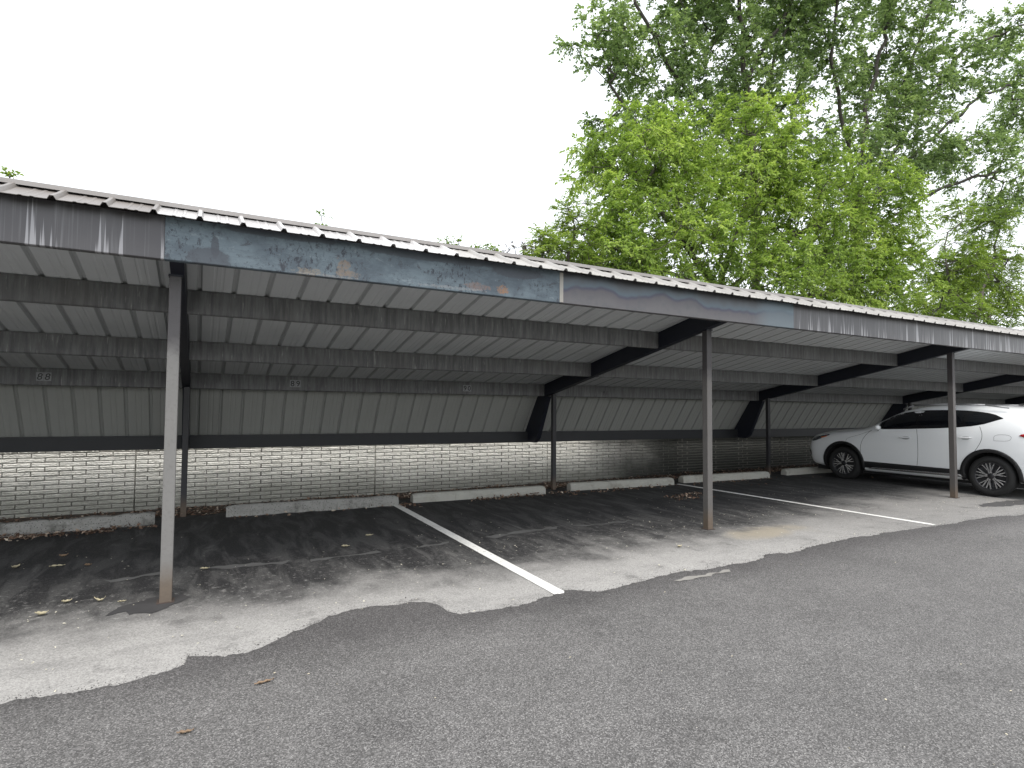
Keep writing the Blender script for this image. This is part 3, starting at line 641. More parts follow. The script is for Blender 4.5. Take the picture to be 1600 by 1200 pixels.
curled_leaf(1.8, 7.009, .2, 0.098, 0.037, .2, ly_, 'pale leaf just behind the yellow one left of the bay line')
curled_leaf(.064, 6.318, .1, 0.082, 0.033, .2, ly_, 'pale leaf right of the nearest front post')
curled_leaf(4.75, 4.95, .3, 0.074, 0.033, .3, ly_, 'yellow leaf on the pale strip between the bay line and second post')
curled_leaf(.35, 3.62, .25, 0.107, 0.016, .1, lb_, 'slim brown leaf blade on the dark driveway edge', .016)
curled_leaf(-.03, 3.25, 0, 0.074, 0.016, .2, lb_, 'small brown leaf sliver lowest on the driveway', .016)

# ------------------------------------------------------------------ trees
def build_tree(name, label, cat, limbs, blobs, n_cl, per, leaf, ratio, mat, bark, seed=0, spread=.5, droop=.35, gap=.0, base_r=None, tipr=.006, depth=1.0, compound=False, group=None, ysp=None):
    rg = np.random.default_rng(seed)
    t = thing(name, limbs[0][0], label, cat, group)
    nodes = []; par = []
    def addnode(p, q): nodes.append(np.array(p, float)); par.append(q); return len(nodes) - 1
    for li, L in enumerate(limbs):
        prev = None
        if li:
            d = np.linalg.norm(np.array(nodes) - np.array(L[0]), axis=1); prev = int(d.argmin())
        for a, b in zip(L, L[1:]):
            a = np.array(a); b = np.array(b); k = max(2, int(np.linalg.norm(b - a) / .7))
            for i in range(k):
                if prev is not None and i == 0: continue
                p = a + (b - a) * i / k + (rg.normal(0, .07, 3) if (li or i) else 0); prev = addnode(p, -1 if prev is None else prev)
        prev = addnode(np.array(L[-1]), prev)
    # clusters
    vol = np.array([b[3] ** 2 * b[4] for b in blobs]) ** .75; vol /= vol.sum(); C = []
    bl = np.array(blobs)
    while len(C) < n_cl:
        b = bl[rg.choice(len(bl), p=vol)]; d = rg.normal(size=3); d /= np.linalg.norm(d); r = rg.uniform() ** (1 / 2.6)
        p = b[:3] + d * r * np.array([b[3], b[3] * depth, b[4]]) * (1 + .12 * noise.noise(Vector(d * 2.5) + Vector((b[0], 0, 0))) * 2)
        if gap and noise.noise(Vector(p * .62)) < gap - .35: continue
        C.append(p)
    C = np.array(C); base = np.array(nodes)
    dist = np.array([np.linalg.norm(base - c, axis=1).min() for c in C]); order = dist.argsort(); C = C[order]
    NP_ = np.zeros((len(nodes) + 4 * n_cl + 8, 3)); NP_[:len(nodes)] = nodes; cnt = len(nodes); par = par + [0] * (4 * n_cl + 8); ends = []; dirs = []
    for c in C:
        dd = NP_[:cnt] - c; dl = np.sqrt((dd ** 2).sum(1)); cost = dl + .55 * np.clip(NP_[:cnt, 2] - c[2], 0, None); j = int(cost.argmin())
        p0 = NP_[j]; k = 3 if dl[j] > .5 else 1; prev = j
        for i in range(1, k + 1):
            u = i / k; p = p0 + (c - p0) * u + np.array([0, 0, -.10 * dl[j] * math.sin(math.pi * u)]) + (rg.normal(0, .035 * dl[j], 3) if i < k else 0)
            NP_[cnt] = p; par[cnt] = prev; prev = cnt; cnt += 1
        ends.append(prev); dv = c - p0; dirs.append(dv / (np.linalg.norm(dv) + 1e-6))
    NP_ = NP_[:cnt]; par = par[:cnt]; w = np.zeros(cnt)
    for e in ends: w[e] += 1
    for i in range(cnt - 1, 0, -1):
        if par[i] >= 0 and par[i] < i: w[par[i]] += w[i]
    rad = tipr * np.maximum(w, 1) ** .47
    if base_r: rad *= base_r / rad[0]; rad = np.maximum(rad, tipr)
    mbt = MB(); mbb = MB(); ntr = len(nodes)
    for i in range(1, cnt):
        q = par[i]
        if q < 0: continue
        mbt.tube(NP_[q], NP_[i], min(rad[q], rad[i] * 1.35), rad[i], 7 if i < ntr else 4)
    # leaves on twigs
    ends = NP_[ends]; dirs = np.array(dirs); n = len(ends); T = 5
    out = dirs[:, None, :] * .75 + rg.normal(0, .62, (n, T, 3)); out[..., 2] += .05; out /= np.linalg.norm(out, axis=2, keepdims=True)
    tl = spread * rg.uniform(.55, 1.25, (n, T)); k = per // T
    u = rg.uniform(.05, 1, (n, T, k)) if not compound else np.tile(np.linspace(.15, 1, k), (n, T, 1))
    sag = u ** 2 * tl[..., None] * droop
    P = ends[:, None, None, :] + out[:, :, None, :] * (u * tl[..., None])[..., None]; P[..., 2] -= sag
    sidev = np.cross(out, np.array([0, 0, 1.0])); sidev /= np.linalg.norm(sidev, axis=2, keepdims=True) + 1e-6
    sg = np.where(np.arange(k) % 2 == 0, 1, -1)[None, None, :, None]
    D = out[:, :, None, :] * .6 + sidev[:, :, None, :] * sg * .8 + rg.normal(0, .28 if not compound else .1, P.shape); D[..., 2] -= droop * rg.uniform(.3, 1.6, D.shape[:3])
    N = np.zeros_like(D); N[..., 2] = 1; N += rg.normal(0, .45, D.shape)
    P = P.reshape(-1, 3); D = D.reshape(-1, 3); N = N.reshape(-1, 3); L = leaf * rg.uniform(.6, 1.25, len(P))
    if ysp is not None:
        kk = P[:, 1] > ysp; P, D, N, L = P[kk], D[kk], N[kk], L[kk]
    v, f = leaves_np(P, D, N, L, L * ratio * rg.uniform(.75, 1.2, len(P)))
    np_mesh('crown', v, f, mat, t)
    tw = mbt
    for a in range(n):
        for b in range(T):
            e = ends[a] + out[a, b] * tl[a, b]; e[2] -= droop * tl[a, b] * .8; tw.tube(ends[a], e, tipr * .8, tipr * .35, 3)
    tw.build('trunk', bark, t, smooth=True)
    return t
bark = m_bark('grey_bark', (.05, .042, .036), (.13, .115, .1)); bark2 = m_bark('dark_bark', (.035, .03, .026), (.09, .078, .066))
G1 = m_leaf('bright_leaves', [(.13, .205, .055), (.25, .36, .085), (.38, .50, .13), (.56, .66, .22)], .42)
G2 = m_leaf('maple_leaves', [(.14, .20, .115), (.21, .295, .15), (.29, .385, .20), (.41, .51, .27)], .5)
G3 = m_leaf('light_leaves', [(.12, .19, .045), (.21, .30, .06), (.32, .41, .10)], .45)
RED = m_leaf('plum_leaves', [(.05, .03, .035), (.09, .055, .06), (.1, .1, .06)], .3)
BRIGHT = [(16.47, 13.5, 10.46, 1.97, 1.97), (11.44, 13.5, 8.88, 1.92, 1.63), (9.54, 13.0, 7.24, 1.1, 1.33), (11.85, 12.9, 6.39, 2.6, 1.66), (18.09, 13.0, 8.7, 2.6, 2.32), (21.6, 12.8, 9.2, 2.2, 2.0), (22.2, 12.6, 6.84, 2.12, 1.65), (16.0, 12.6, 5.85, 2.6, 1.3), (9.78, 12.8, 5.57, 1.6, .9), (12.45, 13.5, 10.2, 1.09, 0.79), (20, 12.7, 6.2, 2.2, 1.5), (14, 13.2, 8.2, 2.2, 2.0)]
BL = [[(14.25, 13.4, 0), (14.3, 13.3, 3.21), (14.42, 13.2, 5.25)], [(14.42, 13.2, 5.25), (12.48, 13.0, 6.77), (11.35, 13.4, 8.44)], [(14.42, 13.2, 5.25), (15.58, 13.3, 8.15), (16.48, 13.5, 11.02)], [(14.42, 13.2, 5.25), (18.07, 13.0, 7.8), (22.0, 12.8, 9.3)], [(14.42, 13.2, 5.25), (11.79, 12.8, 5.68), (9.21, 12.7, 6.04)], [(14.42, 13.2, 4.6), (18, 12.8, 5.6), (22, 12.6, 6.4)]]
build_tree('broadleaf_tree', 'broad bright yellow green tree rising just behind the carport roof', 'tree', BL, BRIGHT, 1900, 90, .13, .42, G1, bark, 1, spread=.55, droop=.45, gap=.02, base_r=.17, depth=.85)
TA = [(13.81, 18.0, 16.12, 1.25, 1.76), (12.16, 18.0, 15.24, 0.53, 0.44), (16.27, 18.0, 15.26, 2.11, 2.5), (19.58, 18.0, 17.91, 2.25, 2.53), (22.87, 18.0, 16.18, 2.08, 2.97), (18.09, 18.0, 21.12, 3.85, 2.48), (24.34, 18.0, 23.17, 3.39, 3.08), (14.76, 18.0, 12.24, 1.91, 1.4), (18.77, 18.0, 13.7, 1.65, 1.65), (25.22, 18.0, 20.29, 1.56, 1.87)]
TAL = [[(22.1, 18, 0), (22.05, 18.0, 5.08), (21.94, 18.0, 11.49), (21.19, 18.0, 17.81), (21.04, 18.0, 21.94), (20.86, 18.0, 24.57)], [(21.87, 18.0, 12.65), (17.32, 18.0, 15.28), (15.26, 18.0, 17.37), (14.77, 18.0, 19.59)], [(21.92, 18.0, 10.6), (16.6, 18.0, 12.12), (14.92, 18.0, 13.06), (13.05, 18.0, 14.87), (12.16, 18.0, 15.24)], [(21.38, 18.0, 16.68), (24.29, 18.0, 20.63), (25.79, 18.0, 24.37)], [(21.64, 18.0, 14.38), (23.34, 18.0, 17.84), (24.77, 18.0, 21.42)]]
build_tree('maple_tree', 'tall dark green maple with an upright trunk rising behind the bright tree', 'tree', TAL, TA, 1450, 90, .14, .62, G2, bark2, 2, spread=.62, droop=.2, gap=.16, base_r=.2, tipr=.006)
TB = [(26.16, 17.0, 19.38, 1.84, 2.75), (30.95, 17.0, 21.2, 2.65, 2.98), (31.39, 17.0, 17.25, 2.98, 2.32), (37.14, 17.0, 20.17, 3.26, 1.99), (38.33, 17.0, 16.0, 3.3, 1.28), (44.16, 17.0, 25.36, 2.4, 1.6), (46.42, 17.0, 20.6, 2.46, 1.23), (44.37, 17.0, 14.83, 3.17, 1.79), (27.02, 17.0, 14.27, 2.16, 2.46), (34.78, 17.0, 26.76, 4.95, 2.83), (28.35, 17.0, 25.3, 3.2, 2.56), (50.44, 17.0, 24.98, 3.0, 4.38), (32.46, 17.0, 14.43, 2.69, 1.34)]
TBL = [[(27.4, 17, 0), (27.5, 17.0, 4.72), (27.95, 17.0, 11.3), (29.19, 17.0, 18.01), (31.6, 17.0, 23.12), (32.93, 17.0, 27.12)], [(28.07, 17.0, 11.96), (33.15, 17.0, 17.0), (37.93, 17.0, 22.26), (45.92, 17.0, 26.42), (50.7, 17.0, 28.0)], [(27.97, 17.0, 12.26), (26.12, 17.0, 17.49), (26.71, 17.0, 21.45), (26.29, 17.0, 24.49)], [(28.24, 17.0, 12.62), (31.4, 17.0, 17.59), (33.95, 17.0, 21.79), (36.78, 17.0, 27.14)], [(27.81, 17.0, 10.02), (36.2, 17.0, 14.11), (45.35, 17.0, 17.25), (50.95, 17.0, 19.0)], [(27.95, 17.0, 11.3), (33.08, 17.0, 15.25), (39.98, 17.0, 20.17), (47.49, 17.0, 23.41)]]
build_tree('maple_tree', 'tall dark green maple whose bare limbs fan out towards the right edge', 'tree', TBL, TB, 1650, 90, .16, .62, G2, bark2, 3, spread=.75, droop=.2, gap=.18, base_r=.22, tipr=.008)
RL = [(27.45, 12.8, 7.48, 1.32, 1.58), (31.81, 13.5, 7.7, 1.72, 2.0), (30.78, 13, 10.0, 0.99, 0.99), (25.33, 12.5, 5.37, 1.73, 0.86), (31.0, 12.8, 5.56, 1.38, 1.1), (27.77, 12.9, 9.69, 0.6, 0.6)]
RLL = [[(28, 12.7, 0), (27.99, 12.6, 1.68), (27.89, 12.6, 4.83)], [(28.12, 12.6, 4.86), (30.4, 12.8, 7.52), (31.69, 12.8, 9.97)], [(28.12, 12.6, 4.86), (26.23, 12.6, 6.79), (26.81, 12.6, 8.95)]]
build_tree('ash_tree', 'loose light green tree with feathery leaves behind the roof at the right edge', 'tree', RLL, RL, 430, 85, .15, .36, G3, bark, 4, spread=.75, droop=.4, gap=.1, base_r=.12, compound=True)
build_tree('sumac_shrub', 'feathery pale green sumac poking up at the left foot of the bright tree', 'shrub', [[(7.9, 12.4, 0), (7.9, 12.3, 3.5), (7.8, 12.1, 5.0)], [(7.85, 12.2, 4.4), (8.3, 12.3, 6.1)]], [(7.5, 12, 5.45, 0.5, 0.45), (8.35, 12.3, 6.3, 0.57, 0.6), (7.19, 12.0, 5.8, 0.25, 0.3), (6.95, 12, 5.1, 0.45, 0.3), (8.4, 12.2, 5.3, .6, .5)], 90, 90, .11, .3, G3, bark, 5, spread=.42, droop=.35, compound=True, base_r=.05)
build_tree('plum_shrub', 'dark red leaved shrub tip left of the feathery sumac', 'shrub', [[(6.9, 12.7, 0), (6.95, 12.6, 3.4), (6.95, 12.5, 5.1)]], [(6.8, 12.5, 5.42, 0.24, 0.25), (7.2, 12.4, 5.35, 0.25, 0.3)], 26, 40, .07, .5, RED, bark, 6, spread=.22, base_r=.03)
for i, (x, z, r, h, lab) in enumerate([(-4.08, 7.0, .3, .4, 'small distant treetop at the far left above the ridge'), (3.0, 7.0, .2, .5, 'tiny distant treetop sprig above the middle of the left roof'), (6.9, 6.95, .3, .42, 'leftmost of three distant treetops left of the bright tree'), (7.65, 6.95, .5, .45, 'middle of three distant treetops left of the bright tree'), (8.6, 6.98, .3, .46, 'rightmost of three distant treetops left of the bright tree')]):
    build_tree('distant_tree', lab, 'tree', [[(x, 18.2, 0), (x, 18.1, 4), (x, 18, z - .2)]], [(x, 18, z, r, h), (x + .1, 18, z - .9, r * 2.2, .8)], 45, 40, .11, .5, G3, bark, 20 + i, spread=.3, base_r=.07, group='distant treetops above the roof')
# unseen hedge, added to block light behind the wall: leaves over a twiggy core
rg = np.random.default_rng(11); n = 40000
P = np.stack([rg.uniform(8.3, 34, n), rg.uniform(10.74, 12.4, n), rg.uniform(.1, 3.0, n)], 1)
k = np.array([p[2] < 2.7 + .5 * noise.noise(Vector((p[0] * .8, p[1], 0))) for p in P]); P = P[k]
Pn = np.stack([7.6 + 26 * rg.uniform(0, 1, 60000) ** 1.12, rg.uniform(10.15, 10.8, 60000), rg.uniform(1.15, 2.7, 60000)], 1); Pn = Pn[Pn[:, 2] > 1.25 + np.clip(10.42 - Pn[:, 1], 0, 1) * 1.6]; P = np.vstack([P, Pn])
D = rg.normal(size=P.shape); D[:, 2] -= .2; N = rg.normal(size=P.shape); N[:, 2] += .6
L = rg.uniform(.09, .19, len(P)); v, f = leaves_np(P, D, N, L, L * .7)
hd = thing('light_block_hedge', (15, 11.3, 0), 'added unseen dark green hedge leaning over the wall to block light behind the car', 'hedge')
np_mesh('light_block_foliage', v, f, m_leaf('light_block_leaves', [(.03, .06, .015), (.04, .08, .02), (.06, .11, .03)], .08), hd)
mb = MB(); random.seed(3)
for i in range(46):
    x = 8.6 + i * .55 + random.uniform(-.2, .2); y = random.uniform(11.3, 11.8)
    for q in range(4): mb.tube((x, y, 0), (x + random.uniform(-.5, .5), y + random.uniform(-.3, .4), random.uniform(1.6, 2.6)), .022, .006, 5)
mb.build('light_block_stems', bark2, hd)
# ------------------------------------------------------------------ the car
CX, CY, CZ = 13.165, 8.76, 0.122
car = thing('parked_car', (CX, CY - 2.2, CZ), 'white compact SUV with dark tinted windows parked nose to the wall under the roof', 'car')
def cw(p): return (CX - p[0], CY - p[1], CZ + p[2])            # (left, back from the nose, up) -> world
paint = m_plain('white_car_paint', (.82, .84, .85), .28, coat=.6); blk = m_plain('black_cladding', (.011, .011, .012), .5, var=.2)
gblk = m_plain('gloss_black_trim', (.008, .008, .009), .12); glass = m_plain('tinted_glass', (.006, .007, .009), .04); chrome = m_plain('satin_silver', (.55, .55, .56), .25, metal=.9); rub = m_plain('tyre_rubber', (.013, .013, .013), .8, var=.2)
recm = m_plain('handle_shadow_recess', (.42, .43, .44), .4); handm = m_plain('bright_handle', (.75, .76, .77), .25, coat=.5); railm = m_plain('rail_grey', (.3, .3, .31), .4, metal=.4); gap_m = m_plain('panel_gap', (.06, .06, .065), .6); red_m = m_plain('tail_lamp_red', (.38, .015, .02), .12, coat=.5); lamp_m = m_plain('headlamp_glass', (.05, .052, .06), .05, coat=.8); org = m_plain('amber_reflector', (.6, .13, .02), .3)
well = m_plain('wheel_well', (.01, .01, .01), .9); silver = m_plain('machined_alloy', (.72, .72, .73), .22, metal=.85); darkal = m_plain('dark_alloy', (.03, .03, .033), .4, metal=.4)
SEC = [ # s, zb, wsill, (wmid,zmid), (wsh,zsh), (wbelt,zbelt), (wrail,zrail), ztop
 (0.00, .38, .58, (.70, .55), (.66, .72), (.50, .82), (.26, .85), .86), (0.05, .29, .76, (.85, .56), (.82, .77), (.68, .885), (.38, .915), .925),
 (0.18, .25, .84, (.90, .60), (.88, .83), (.77, .945), (.42, .985), 1.0), (0.45, .22, .87, (.91, .62), (.89, .87), (.81, .995), (.46, 1.03), 1.045),
 (0.89, .20, .89, (.925, .65), (.91, .93), (.85, 1.03), (.52, 1.075), 1.09), (1.18, .20, .89, (.925, .66), (.913, .95), (.865, 1.055), (.60, 1.105), 1.125),
 (1.42, .20, .89, (.925, .66), (.915, .96), (.87, 1.075), (.80, 1.14), 1.235), (1.68, .20, .89, (.925, .66), (.918, .97), (.875, 1.085), (.765, 1.30), 1.40),
 (1.98, .20, .89, (.925, .66), (.92, .98), (.875, 1.10), (.70, 1.465), 1.53), (2.35, .20, .89, (.925, .66), (.92, .99), (.875, 1.12), (.67, 1.54), 1.60),
 (2.85, .20, .89, (.925, .66), (.92, 1.0), (.873, 1.155), (.66, 1.555), 1.615), (3.35, .21, .89, (.925, .66), (.92, 1.02), (.868, 1.205), (.65, 1.54), 1.605),
 (3.75, .22, .885, (.925, .66), (.92, 1.04), (.86, 1.26), (.64, 1.50), 1.575), (4.05, .24, .87, (.915, .66), (.90, 1.03), (.83, 1.27), (.63, 1.455), 1.54),
 (4.16, .26, .86, (.905, .65), (.885, 1.0), (.80, 1.22), (.60, 1.42), 1.50), (4.30, .28, .83, (.885, .62), (.86, .96), (.76, 1.12), (.57, 1.24), 1.30),
 (4.41, .32, .76, (.85, .60), (.81, .90), (.70, 1.02), (.50, 1.09), 1.11), (4.48, .42, .60, (.70, .58), (.66, .78), (.56, .90), (.38, .95), .96)]
mb = MB(); rings = []
for s_, zb, ws, mid, sh, be, ra, zt in SEC:
    half = [(0, zb), (ws - .08, zb), (ws, zb + .06), mid, sh, be, ra, (ra[0] * .55, zt - (zt - ra[1]) * .18)]
    ring = half + [(0, zt)] + [(-a, b) for a, b in half[::-1][:-1]]
    rings.append([cw((a, s_, b)) for a, b in ring])
n = len(rings[0])
for r in rings: mb.v += r
for i in range(len(rings) - 1):
    for j in range(n): mb.f.append((i * n + j, i * n + (j + 1) % n, (i + 1) * n + (j + 1) % n, (i + 1) * n + j))
mb.f += [tuple(range(n))[::-1], tuple((len(rings) - 1) * n + j for j in range(n))]; mb.m = [0] * len(mb.f)
tmp = mb.build('tmp_body', [paint, well]); bmm = bmesh.new(); bmm.from_mesh(tmp.data); bmesh.ops.recalc_face_normals(bmm, faces=bmm.faces); bmm.to_mesh(tmp.data); bmm.free()
WS = (0.89, 3.56); WZ = .352
cut = MB()
for s_ in WS:
    for sg in (1, -1):
        c = cw((sg * .95, s_, WZ + .01)); cut.lathe_x([(-.33, 0.0001), (-.33, .405), (.33, .405), (.33, 0.0001)], c, 48, 1)
cutter = cut.build('tmp_cut', [paint, well]); bmm = bmesh.new(); bmm.from_mesh(cutter.data); bmesh.ops.remove_doubles(bmm, verts=bmm.verts, dist=.001); bmesh.ops.recalc_face_normals(bmm, faces=bmm.faces); bmm.to_mesh(cutter.data); bmm.free()
md = tmp.modifiers.new('s', 'SUBSURF'); md.levels = 2; md.render_levels = 2
dg = bpy.context.evaluated_depsgraph_get(); solid = bpy.data.meshes.new_from_object(tmp.evaluated_get(dg))
bvh = BVHTree.FromPolygons([v.co[:] for v in solid.vertices], [p.vertices[:] for p in solid.polygons])
md2 = tmp.modifiers.new('b', 'BOOLEAN'); md2.object = cutter; md2.operation = 'DIFFERENCE'; md2.solver = 'EXACT'
dg = bpy.context.evaluated_depsgraph_get(); dg.update(); bm2 = bpy.data.meshes.new_from_object(tmp.evaluated_get(dg)); bm2.name = 'body'
bpy.data.objects.remove(tmp); bpy.data.objects.remove(cutter)
body = bpy.data.objects.new('body', bm2); COL.objects.link(body); body.parent = car; body.matrix_parent_inverse = Matrix.Translation(-car.location)
bm2.polygons.foreach_set('use_smooth', [True] * len(bm2.polygons))
try: bm2.set_sharp_from_angle(angle=R_(40))
except Exception: pass
def chaikin(P, k=2, closed=True):
    for _ in range(k):
        Q = []
        for a, b in zip(P, P[1:] + P[:1]) if closed else zip(P, P[1:]):
            Q += [(a[0] * .75 + b[0] * .25, a[1] * .75 + b[1] * .25), (a[0] * .25 + b[0] * .75, a[1] * .25 + b[1] * .75)]
        P = Q if closed else [P[0]] + Q + [P[-1]]
    return P
def shoot(a, b, view, sg, off):
    if view == 'side': o = Vector(cw((sg * 3, a, b))); d = Vector((sg, 0, 0))
    elif view == 'rear': o = Vector(cw((a, 9, b))); d = Vector((0, 1, 0))
    elif view == 'front': o = Vector(cw((a, -4, b))); d = Vector((0, -1, 0))
    else: o = Vector(cw((a, b, 4))); d = Vector((0, 0, -1))
    h = bvh.ray_cast(o, d)
    return None if h[0] is None else h[0] - d * off
def patch(name, P, mat, view='side', sg=1, off=.004, par=None, step=.05, thick=0, sm=True):
    Q = []
    for a, b in zip(P, P[1:] + P[:1]):
        L = math.hypot(b[0] - a[0], b[1] - a[1]); k = max(1, int(L / step)); Q += [(a[0] + (b[0] - a[0]) * i / k, a[1] + (b[1] - a[1]) * i / k) for i in range(k)]
    def inside(x, y):
        c = False
        for a, b in zip(P, P[1:] + P[:1]):
            if (a[1] > y) != (b[1] > y) and x < (b[0] - a[0]) * (y - a[1]) / (b[1] - a[1]) + a[0]: c = not c
        return c
    xs = [q[0] for q in Q]; ys = [q[1] for q in Q]; I = []
    x = min(xs) + step * .5
    while x < max(xs):
        y = min(ys) + step * .5
        while y < max(ys):
            if inside(x, y) and min(math.hypot(q[0] - x, q[1] - y) for q in Q) > step * .4: I.append((x, y))
            y += step
        x += step
    nq = len(Q); out = delaunay_2d_cdt([Vector(q) for q in Q + I], [(i, (i + 1) % nq) for i in range(nq)], [], 1, 1e-6)
    vs = []; last = None
    for v in out[0]:
        h = shoot(v.x, v.y, view, sg, off)
        vs.append(h)
    good = [v for v in vs if v is not None]
    if not good: return None
    vs2 = []
    for v, src in zip(vs, out[0]):
        if v is None: v = min(((math.hypot(src.x - s2.x, src.y - s2.y), g_) for s2, g_ in zip(out[0], vs) if g_ is not None), key=lambda t: t[0])[1]
        vs2.append(v)
    mb = MB(); mb.add(vs2, [tuple(f) for f in out[2]]); o = mb.build(name, mat, par or body, smooth=sm)
    if par is None or par is body: pass
    bmm = bmesh.new(); bmm.from_mesh(o.data); bmesh.ops.recalc_face_normals(bmm, faces=bmm.faces); bmm.to_mesh(o.data); bmm.free()
    if thick: m_ = o.modifiers.new('t', 'SOLIDIFY'); m_.thickness = thick; m_.offset = 0
    return o
def strip(name, P, mat, w=.007, view='side', sg=1, off=.002, par=None):
    P2 = []
    for a, b in zip(P, P[1:]):
        L = math.hypot(b[0] - a[0], b[1] - a[1]); k = max(1, int(L / .04)); P2 += [(a[0] + (b[0] - a[0]) * i / k, a[1] + (b[1] - a[1]) * i / k) for i in range(k)]
    P2.append(P[-1]); vs = []
    for i, p in enumerate(P2):
        a = P2[max(0, i - 1)]; b = P2[min(len(P2) - 1, i + 1)]; d = Vector((b[0] - a[0], b[1] - a[1])).normalized()
        for e in (-1, 1):
            h = shoot(p[0] - d.y * e * w / 2, p[1] + d.x * e * w / 2, view, sg, off)
            vs.append(h if h is not None else vs[-2])
    mb = MB(); mb.add(vs, [(2 * i, 2 * i + 1, 2 * i + 3, 2 * i + 2) for i in range(len(P2) - 1)]); return mb.build(name, mat, par or body, smooth=True)
# children of the car hang from it; body carries the small trim as sub-parts
DLO = [(1.50, 1.095), (2.36, 1.135), (2.90, 1.17), (3.38, 1.225), (3.70, 1.352), (3.72, 1.36), (3.70, 1.37), (3.54, 1.445), (3.22, 1.492), (2.82, 1.508), (2.30, 1.495), (1.92, 1.425), (1.62, 1.255)]
for sg in (1, -1):
    patch('window_trim', chaikin(DLO, 1), gblk, sg=sg, off=.003, par=car)
    patch('window', chaikin([(1.60, 1.125), (2.31, 1.15), (2.31, 1.482), (1.93, 1.41), (1.66, 1.255)], 1), glass, sg=sg, off=.007, par=car)
    patch('window', chaikin([(2.39, 1.155), (3.08, 1.20), (3.12, 1.482), (2.82, 1.492), (2.39, 1.485)], 1), glass, sg=sg, off=.007, par=car)
    patch('window', chaikin([(3.15, 1.215), (3.37, 1.25), (3.62, 1.345), (3.50, 1.425), (3.19, 1.475)], 1), glass, sg=sg, off=.007, par=car)
    for s_ in WS:
        N = 26; P = [(s_ + .462 * math.cos(t), WZ + .01 + .462 * math.sin(t)) for t in [R_(-16) + R_(212) * i / N for i in range(N + 1)]]
        P += [(s_ + .40 * math.cos(t), WZ + .01 + .40 * math.sin(t)) for t in [R_(196) - R_(212) * i / N for i in range(N + 1)]]
        patch('arch_cladding', P, blk, sg=sg, off=.010, par=car, thick=.014, step=.03)
    patch('sill_cladding', [(1.27, .30), (3.19, .30), (3.14, .415), (1.31, .43)], blk, sg=sg, off=.008, par=car, thick=.012)
    patch('sill_strip', [(1.42, .285), (3.14, .285), (3.08, .335), (1.50, .315)], chrome, sg=sg, off=.016, par=car, thick=.012)
    for P in ([(1.34, .43), (1.27, .62), (1.30, .84), (1.42, 1.02), (1.50, 1.085)], [(2.37, .43), (2.40, .62), (2.40, .95), (2.36, 1.13)], [(3.12, .52), (3.30, .70), (3.44, .93), (3.46, 1.08), (3.40, 1.21)]):
        strip('panel_gap', chaikin(P, 2, False), gap_m, sg=sg)
    strip('panel_gap', chaikin([(.96, .83), (1.0, .9), (1.25, .97), (1.48, 1.07)], 2, False), gap_m, .004, sg=sg)
    for s_, z_ in ((2.18, .955), (3.20, 1.0)):
        patch('door_handle', chaikin([(s_ - .11, z_ - .012), (s_ + .10, z_ - .008), (s_ + .11, z_ + .012), (s_ - .02, z_ + .022), (s_ - .11, z_ + .01)], 1), handm, sg=sg, off=.03, par=car, thick=.02, step=.02)
        patch('handle_recess', chaikin([(s_ - .07, z_ - .035), (s_ + .06, z_ - .035), (s_ + .07, z_ + .03), (s_ - .07, z_ + .03)], 2), recm, sg=sg, off=.0015, step=.02)
    if sg == 1: strip('fuel_flap', chaikin([(3.63, .97), (3.87, .97), (3.88, 1.08), (3.63, 1.08), (3.63, .97)], 2, False), gap_m, .004, sg=sg)
    patch('tail_lamp', chaikin([(3.95, 1.085), (4.2, 1.13), (4.36, 1.10), (4.38, 1.02), (4.2, 1.0), (4.08, 1.03)], 1), red_m, sg=sg, off=.006, par=car, thick=.01, step=.03)
    patch('fog_lamp_recess', chaikin([(.03, .47), (.10, .45), (.13, .56), (.05, .64)], 1), blk, sg=sg, off=.006, par=car, step=.02)
    hl = patch('headlamp', chaikin([(.09, .80), (.16, .87), (.5, .955), (.58, .95), (.42, .88), (.2, .79)], 1), lamp_m, sg=sg, off=.006, par=car, thick=.008, step=.03)
    patch('reflector', [(.36, .885), (.52, .93), (.50, .905), (.38, .865)], org, sg=sg, off=.014, par=hl, step=.03)
    strip('roof_rail', [(2.05, .0), (2.05, .001)], blk, sg=sg) if False else None
    mb = MB(); pr = [(2.0, 1.515), (2.2, 1.585), (2.8, 1.615), (3.4, 1.60), (3.75, 1.545)]
    for a, b in zip(pr, pr[1:]): mb.tube(cw((sg * .635, a[0], a[1])), cw((sg * .635, b[0], b[1])), .015, .015, 8, True)
    mb.build('roof_rail', railm, car, smooth=True)
    # mirror
    bmm = bmesh.new(); bmesh.ops.create_uvsphere(bmm, u_segments=20, v_segments=12, radius=1)
    for v in bmm.verts:
        x, y, z = v.co; y = y * (.55 if y > 0 else 1); v.co = Vector(cw((sg * (.955 + x * .07), 1.66 - y * .06, 1.14 + z * .055)))
    me = bpy.data.meshes.new('mirror'); bmm.to_mesh(me); bmm.free(); me.materials.append(paint); me.polygons.foreach_set('use_smooth', [True] * len(me.polygons))
    o = bpy.data.objects.new('wing_mirror', me); COL.objects.link(o); o.parent = car; o.matrix_parent_inverse = Matrix.Translation(-car.location)
    mb = MB(); mb.tube(cw((sg * .86, 1.62, 1.09)), cw((sg * .93, 1.655, 1.115)), .022, .018, 8, True); mb.build('mirror_stalk', blk, o)
patch('windscreen', chaikin([(-.72, 1.175), (.72, 1.175), (.60, 1.50), (-.60, 1.50)], 1), glass, 'front', off=.004, par=car)
patch('rear_window', chaikin([(-.63, 1.17), (.63, 1.17), (.57, 1.40), (-.57, 1.40)], 1), glass, 'rear', off=.004, par=car)
patch('grille', chaikin([(-.42, .62), (.42, .62), (.52, .78), (-.52, .78)], 1), blk, 'front', off=.006, par=car)
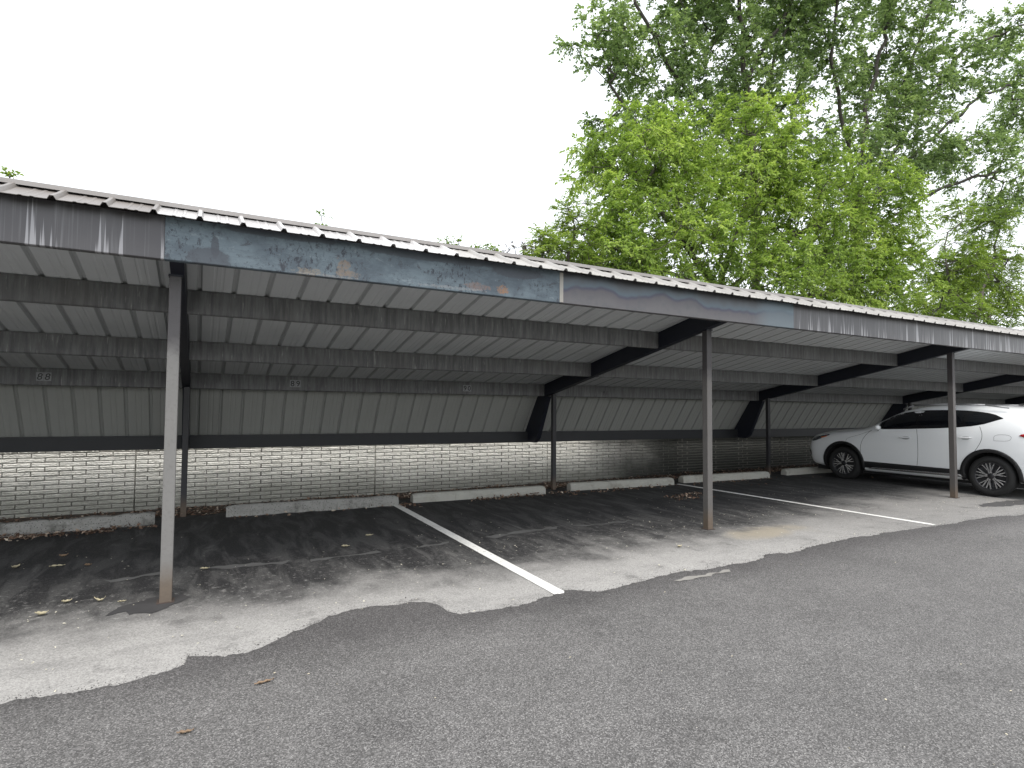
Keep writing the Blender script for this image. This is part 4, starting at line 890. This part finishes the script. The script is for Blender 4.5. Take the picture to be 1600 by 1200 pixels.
patch('bumper_skirt', chaikin([(-.66, .40), (.66, .40), (.72, .52), (-.72, .52)], 1), blk, 'front', off=.006, par=car)
patch('rear_skirt', chaikin([(-.70, .36), (.70, .36), (.76, .58), (-.76, .58)], 1), blk, 'rear', off=.008, par=car)
mb = MB(); mb.box(CX - .74, CX + .74, CY - 4.28, CY - .2, CZ + .17, CZ + .30); mb.build('underbody', well, car)
mb = MB(); mb.add([cw(p) for p in ((.02, 3.72, 1.585), (-.02, 3.72, 1.585), (.02, 3.95, 1.56), (-.02, 3.95, 1.56), (.006, 3.90, 1.665), (-.006, 3.90, 1.665))], [(0, 2, 4), (1, 5, 3), (0, 4, 5, 1), (2, 3, 5, 4), (0, 1, 3, 2)]); mb.build('antenna_fin', paint, car)
mb = MB(); mb.v = []; 
for a, b in ((-.60, .60),):
    mb.box(CX + a, CX + b, CY - 4.27, CY - 4.0, CZ + 1.505, CZ + 1.535)
mb.build('roof_spoiler', paint, car, bevel=.012)
# wheels
for s_ in WS:
    for sg in (1, -1):
        c = cw((sg * .80, s_, WZ - .004)); out = -sg          # outward direction in world x
        mb = MB(); mb.lathe_x([(-.10 * out, .235), (-.105 * out, .31), (-.08 * out, .343), (-.03 * out, .352), (.03 * out, .352), (.08 * out, .343), (.107 * out, .31), (.108 * out, .27), (.098 * out, .243), (.06 * out, .236)], c, 56)
        for i in range(56):
            pass
        wh = mb.build('wheel', rub, car, smooth=True)
        mb = MB(); mb.lathe_x([(.10 * out, .247), (.104 * out, .240), (.095 * out, .228), (.02 * out, .222), (-.09 * out, .222)], c, 56); mb.build('rim', darkal, wh, smooth=True)
        mb = MB(); mb.lathe_x([(.035 * out, .222), (.025 * out, .12), (.03 * out, .0001)], c, 40); mb.build('wheel_disc', darkal, wh, smooth=True)
        mb = MB(); x0 = .050 * out; x1 = .088 * out
        def blade(r0, a0, r1, a1, w0, w1, xa=x1, xb=x1):
            p = Vector((0, r0 * math.cos(a0), r0 * math.sin(a0))); q = Vector((0, r1 * math.cos(a1), r1 * math.sin(a1))); d = (q - p).normalized(); nn = Vector((0, -d.z, d.y))
            vs = []
            for pt, w, xx in ((p, w0, xa), (q, w1, xb)):
                for e, xd in ((-1, 0), (1, 0), (1, -.03 * out), (-1, -.03 * out)):
                    v = Vector(c) + pt + nn * (w * e / 2); v.x = c[0] + xx + xd; vs.append(v)
            mb.add(vs, [(0, 1, 2, 3), (4, 7, 6, 5), (0, 4, 5, 1), (1, 5, 6, 2), (2, 6, 7, 3), (3, 7, 4, 0)])
        ph = .35 + s_
        for k in range(5):
            a = 2 * math.pi * k / 5 + ph
            for e in (-1, 1):
                blade(.045, a + e * .25, .237, a + e * .13, .024, .017)
                blade(.10, a + e * .24, .237, a + e * .42, .015, .014)
        mb.build('spokes', silver, wh)
        mb = MB(); mb.lathe_x([(.093 * out, .0001), (.093 * out, .03), (.088 * out, .052), (.06 * out, .056)], c, 28); mb.build('hub_cap', darkal, wh, smooth=True)
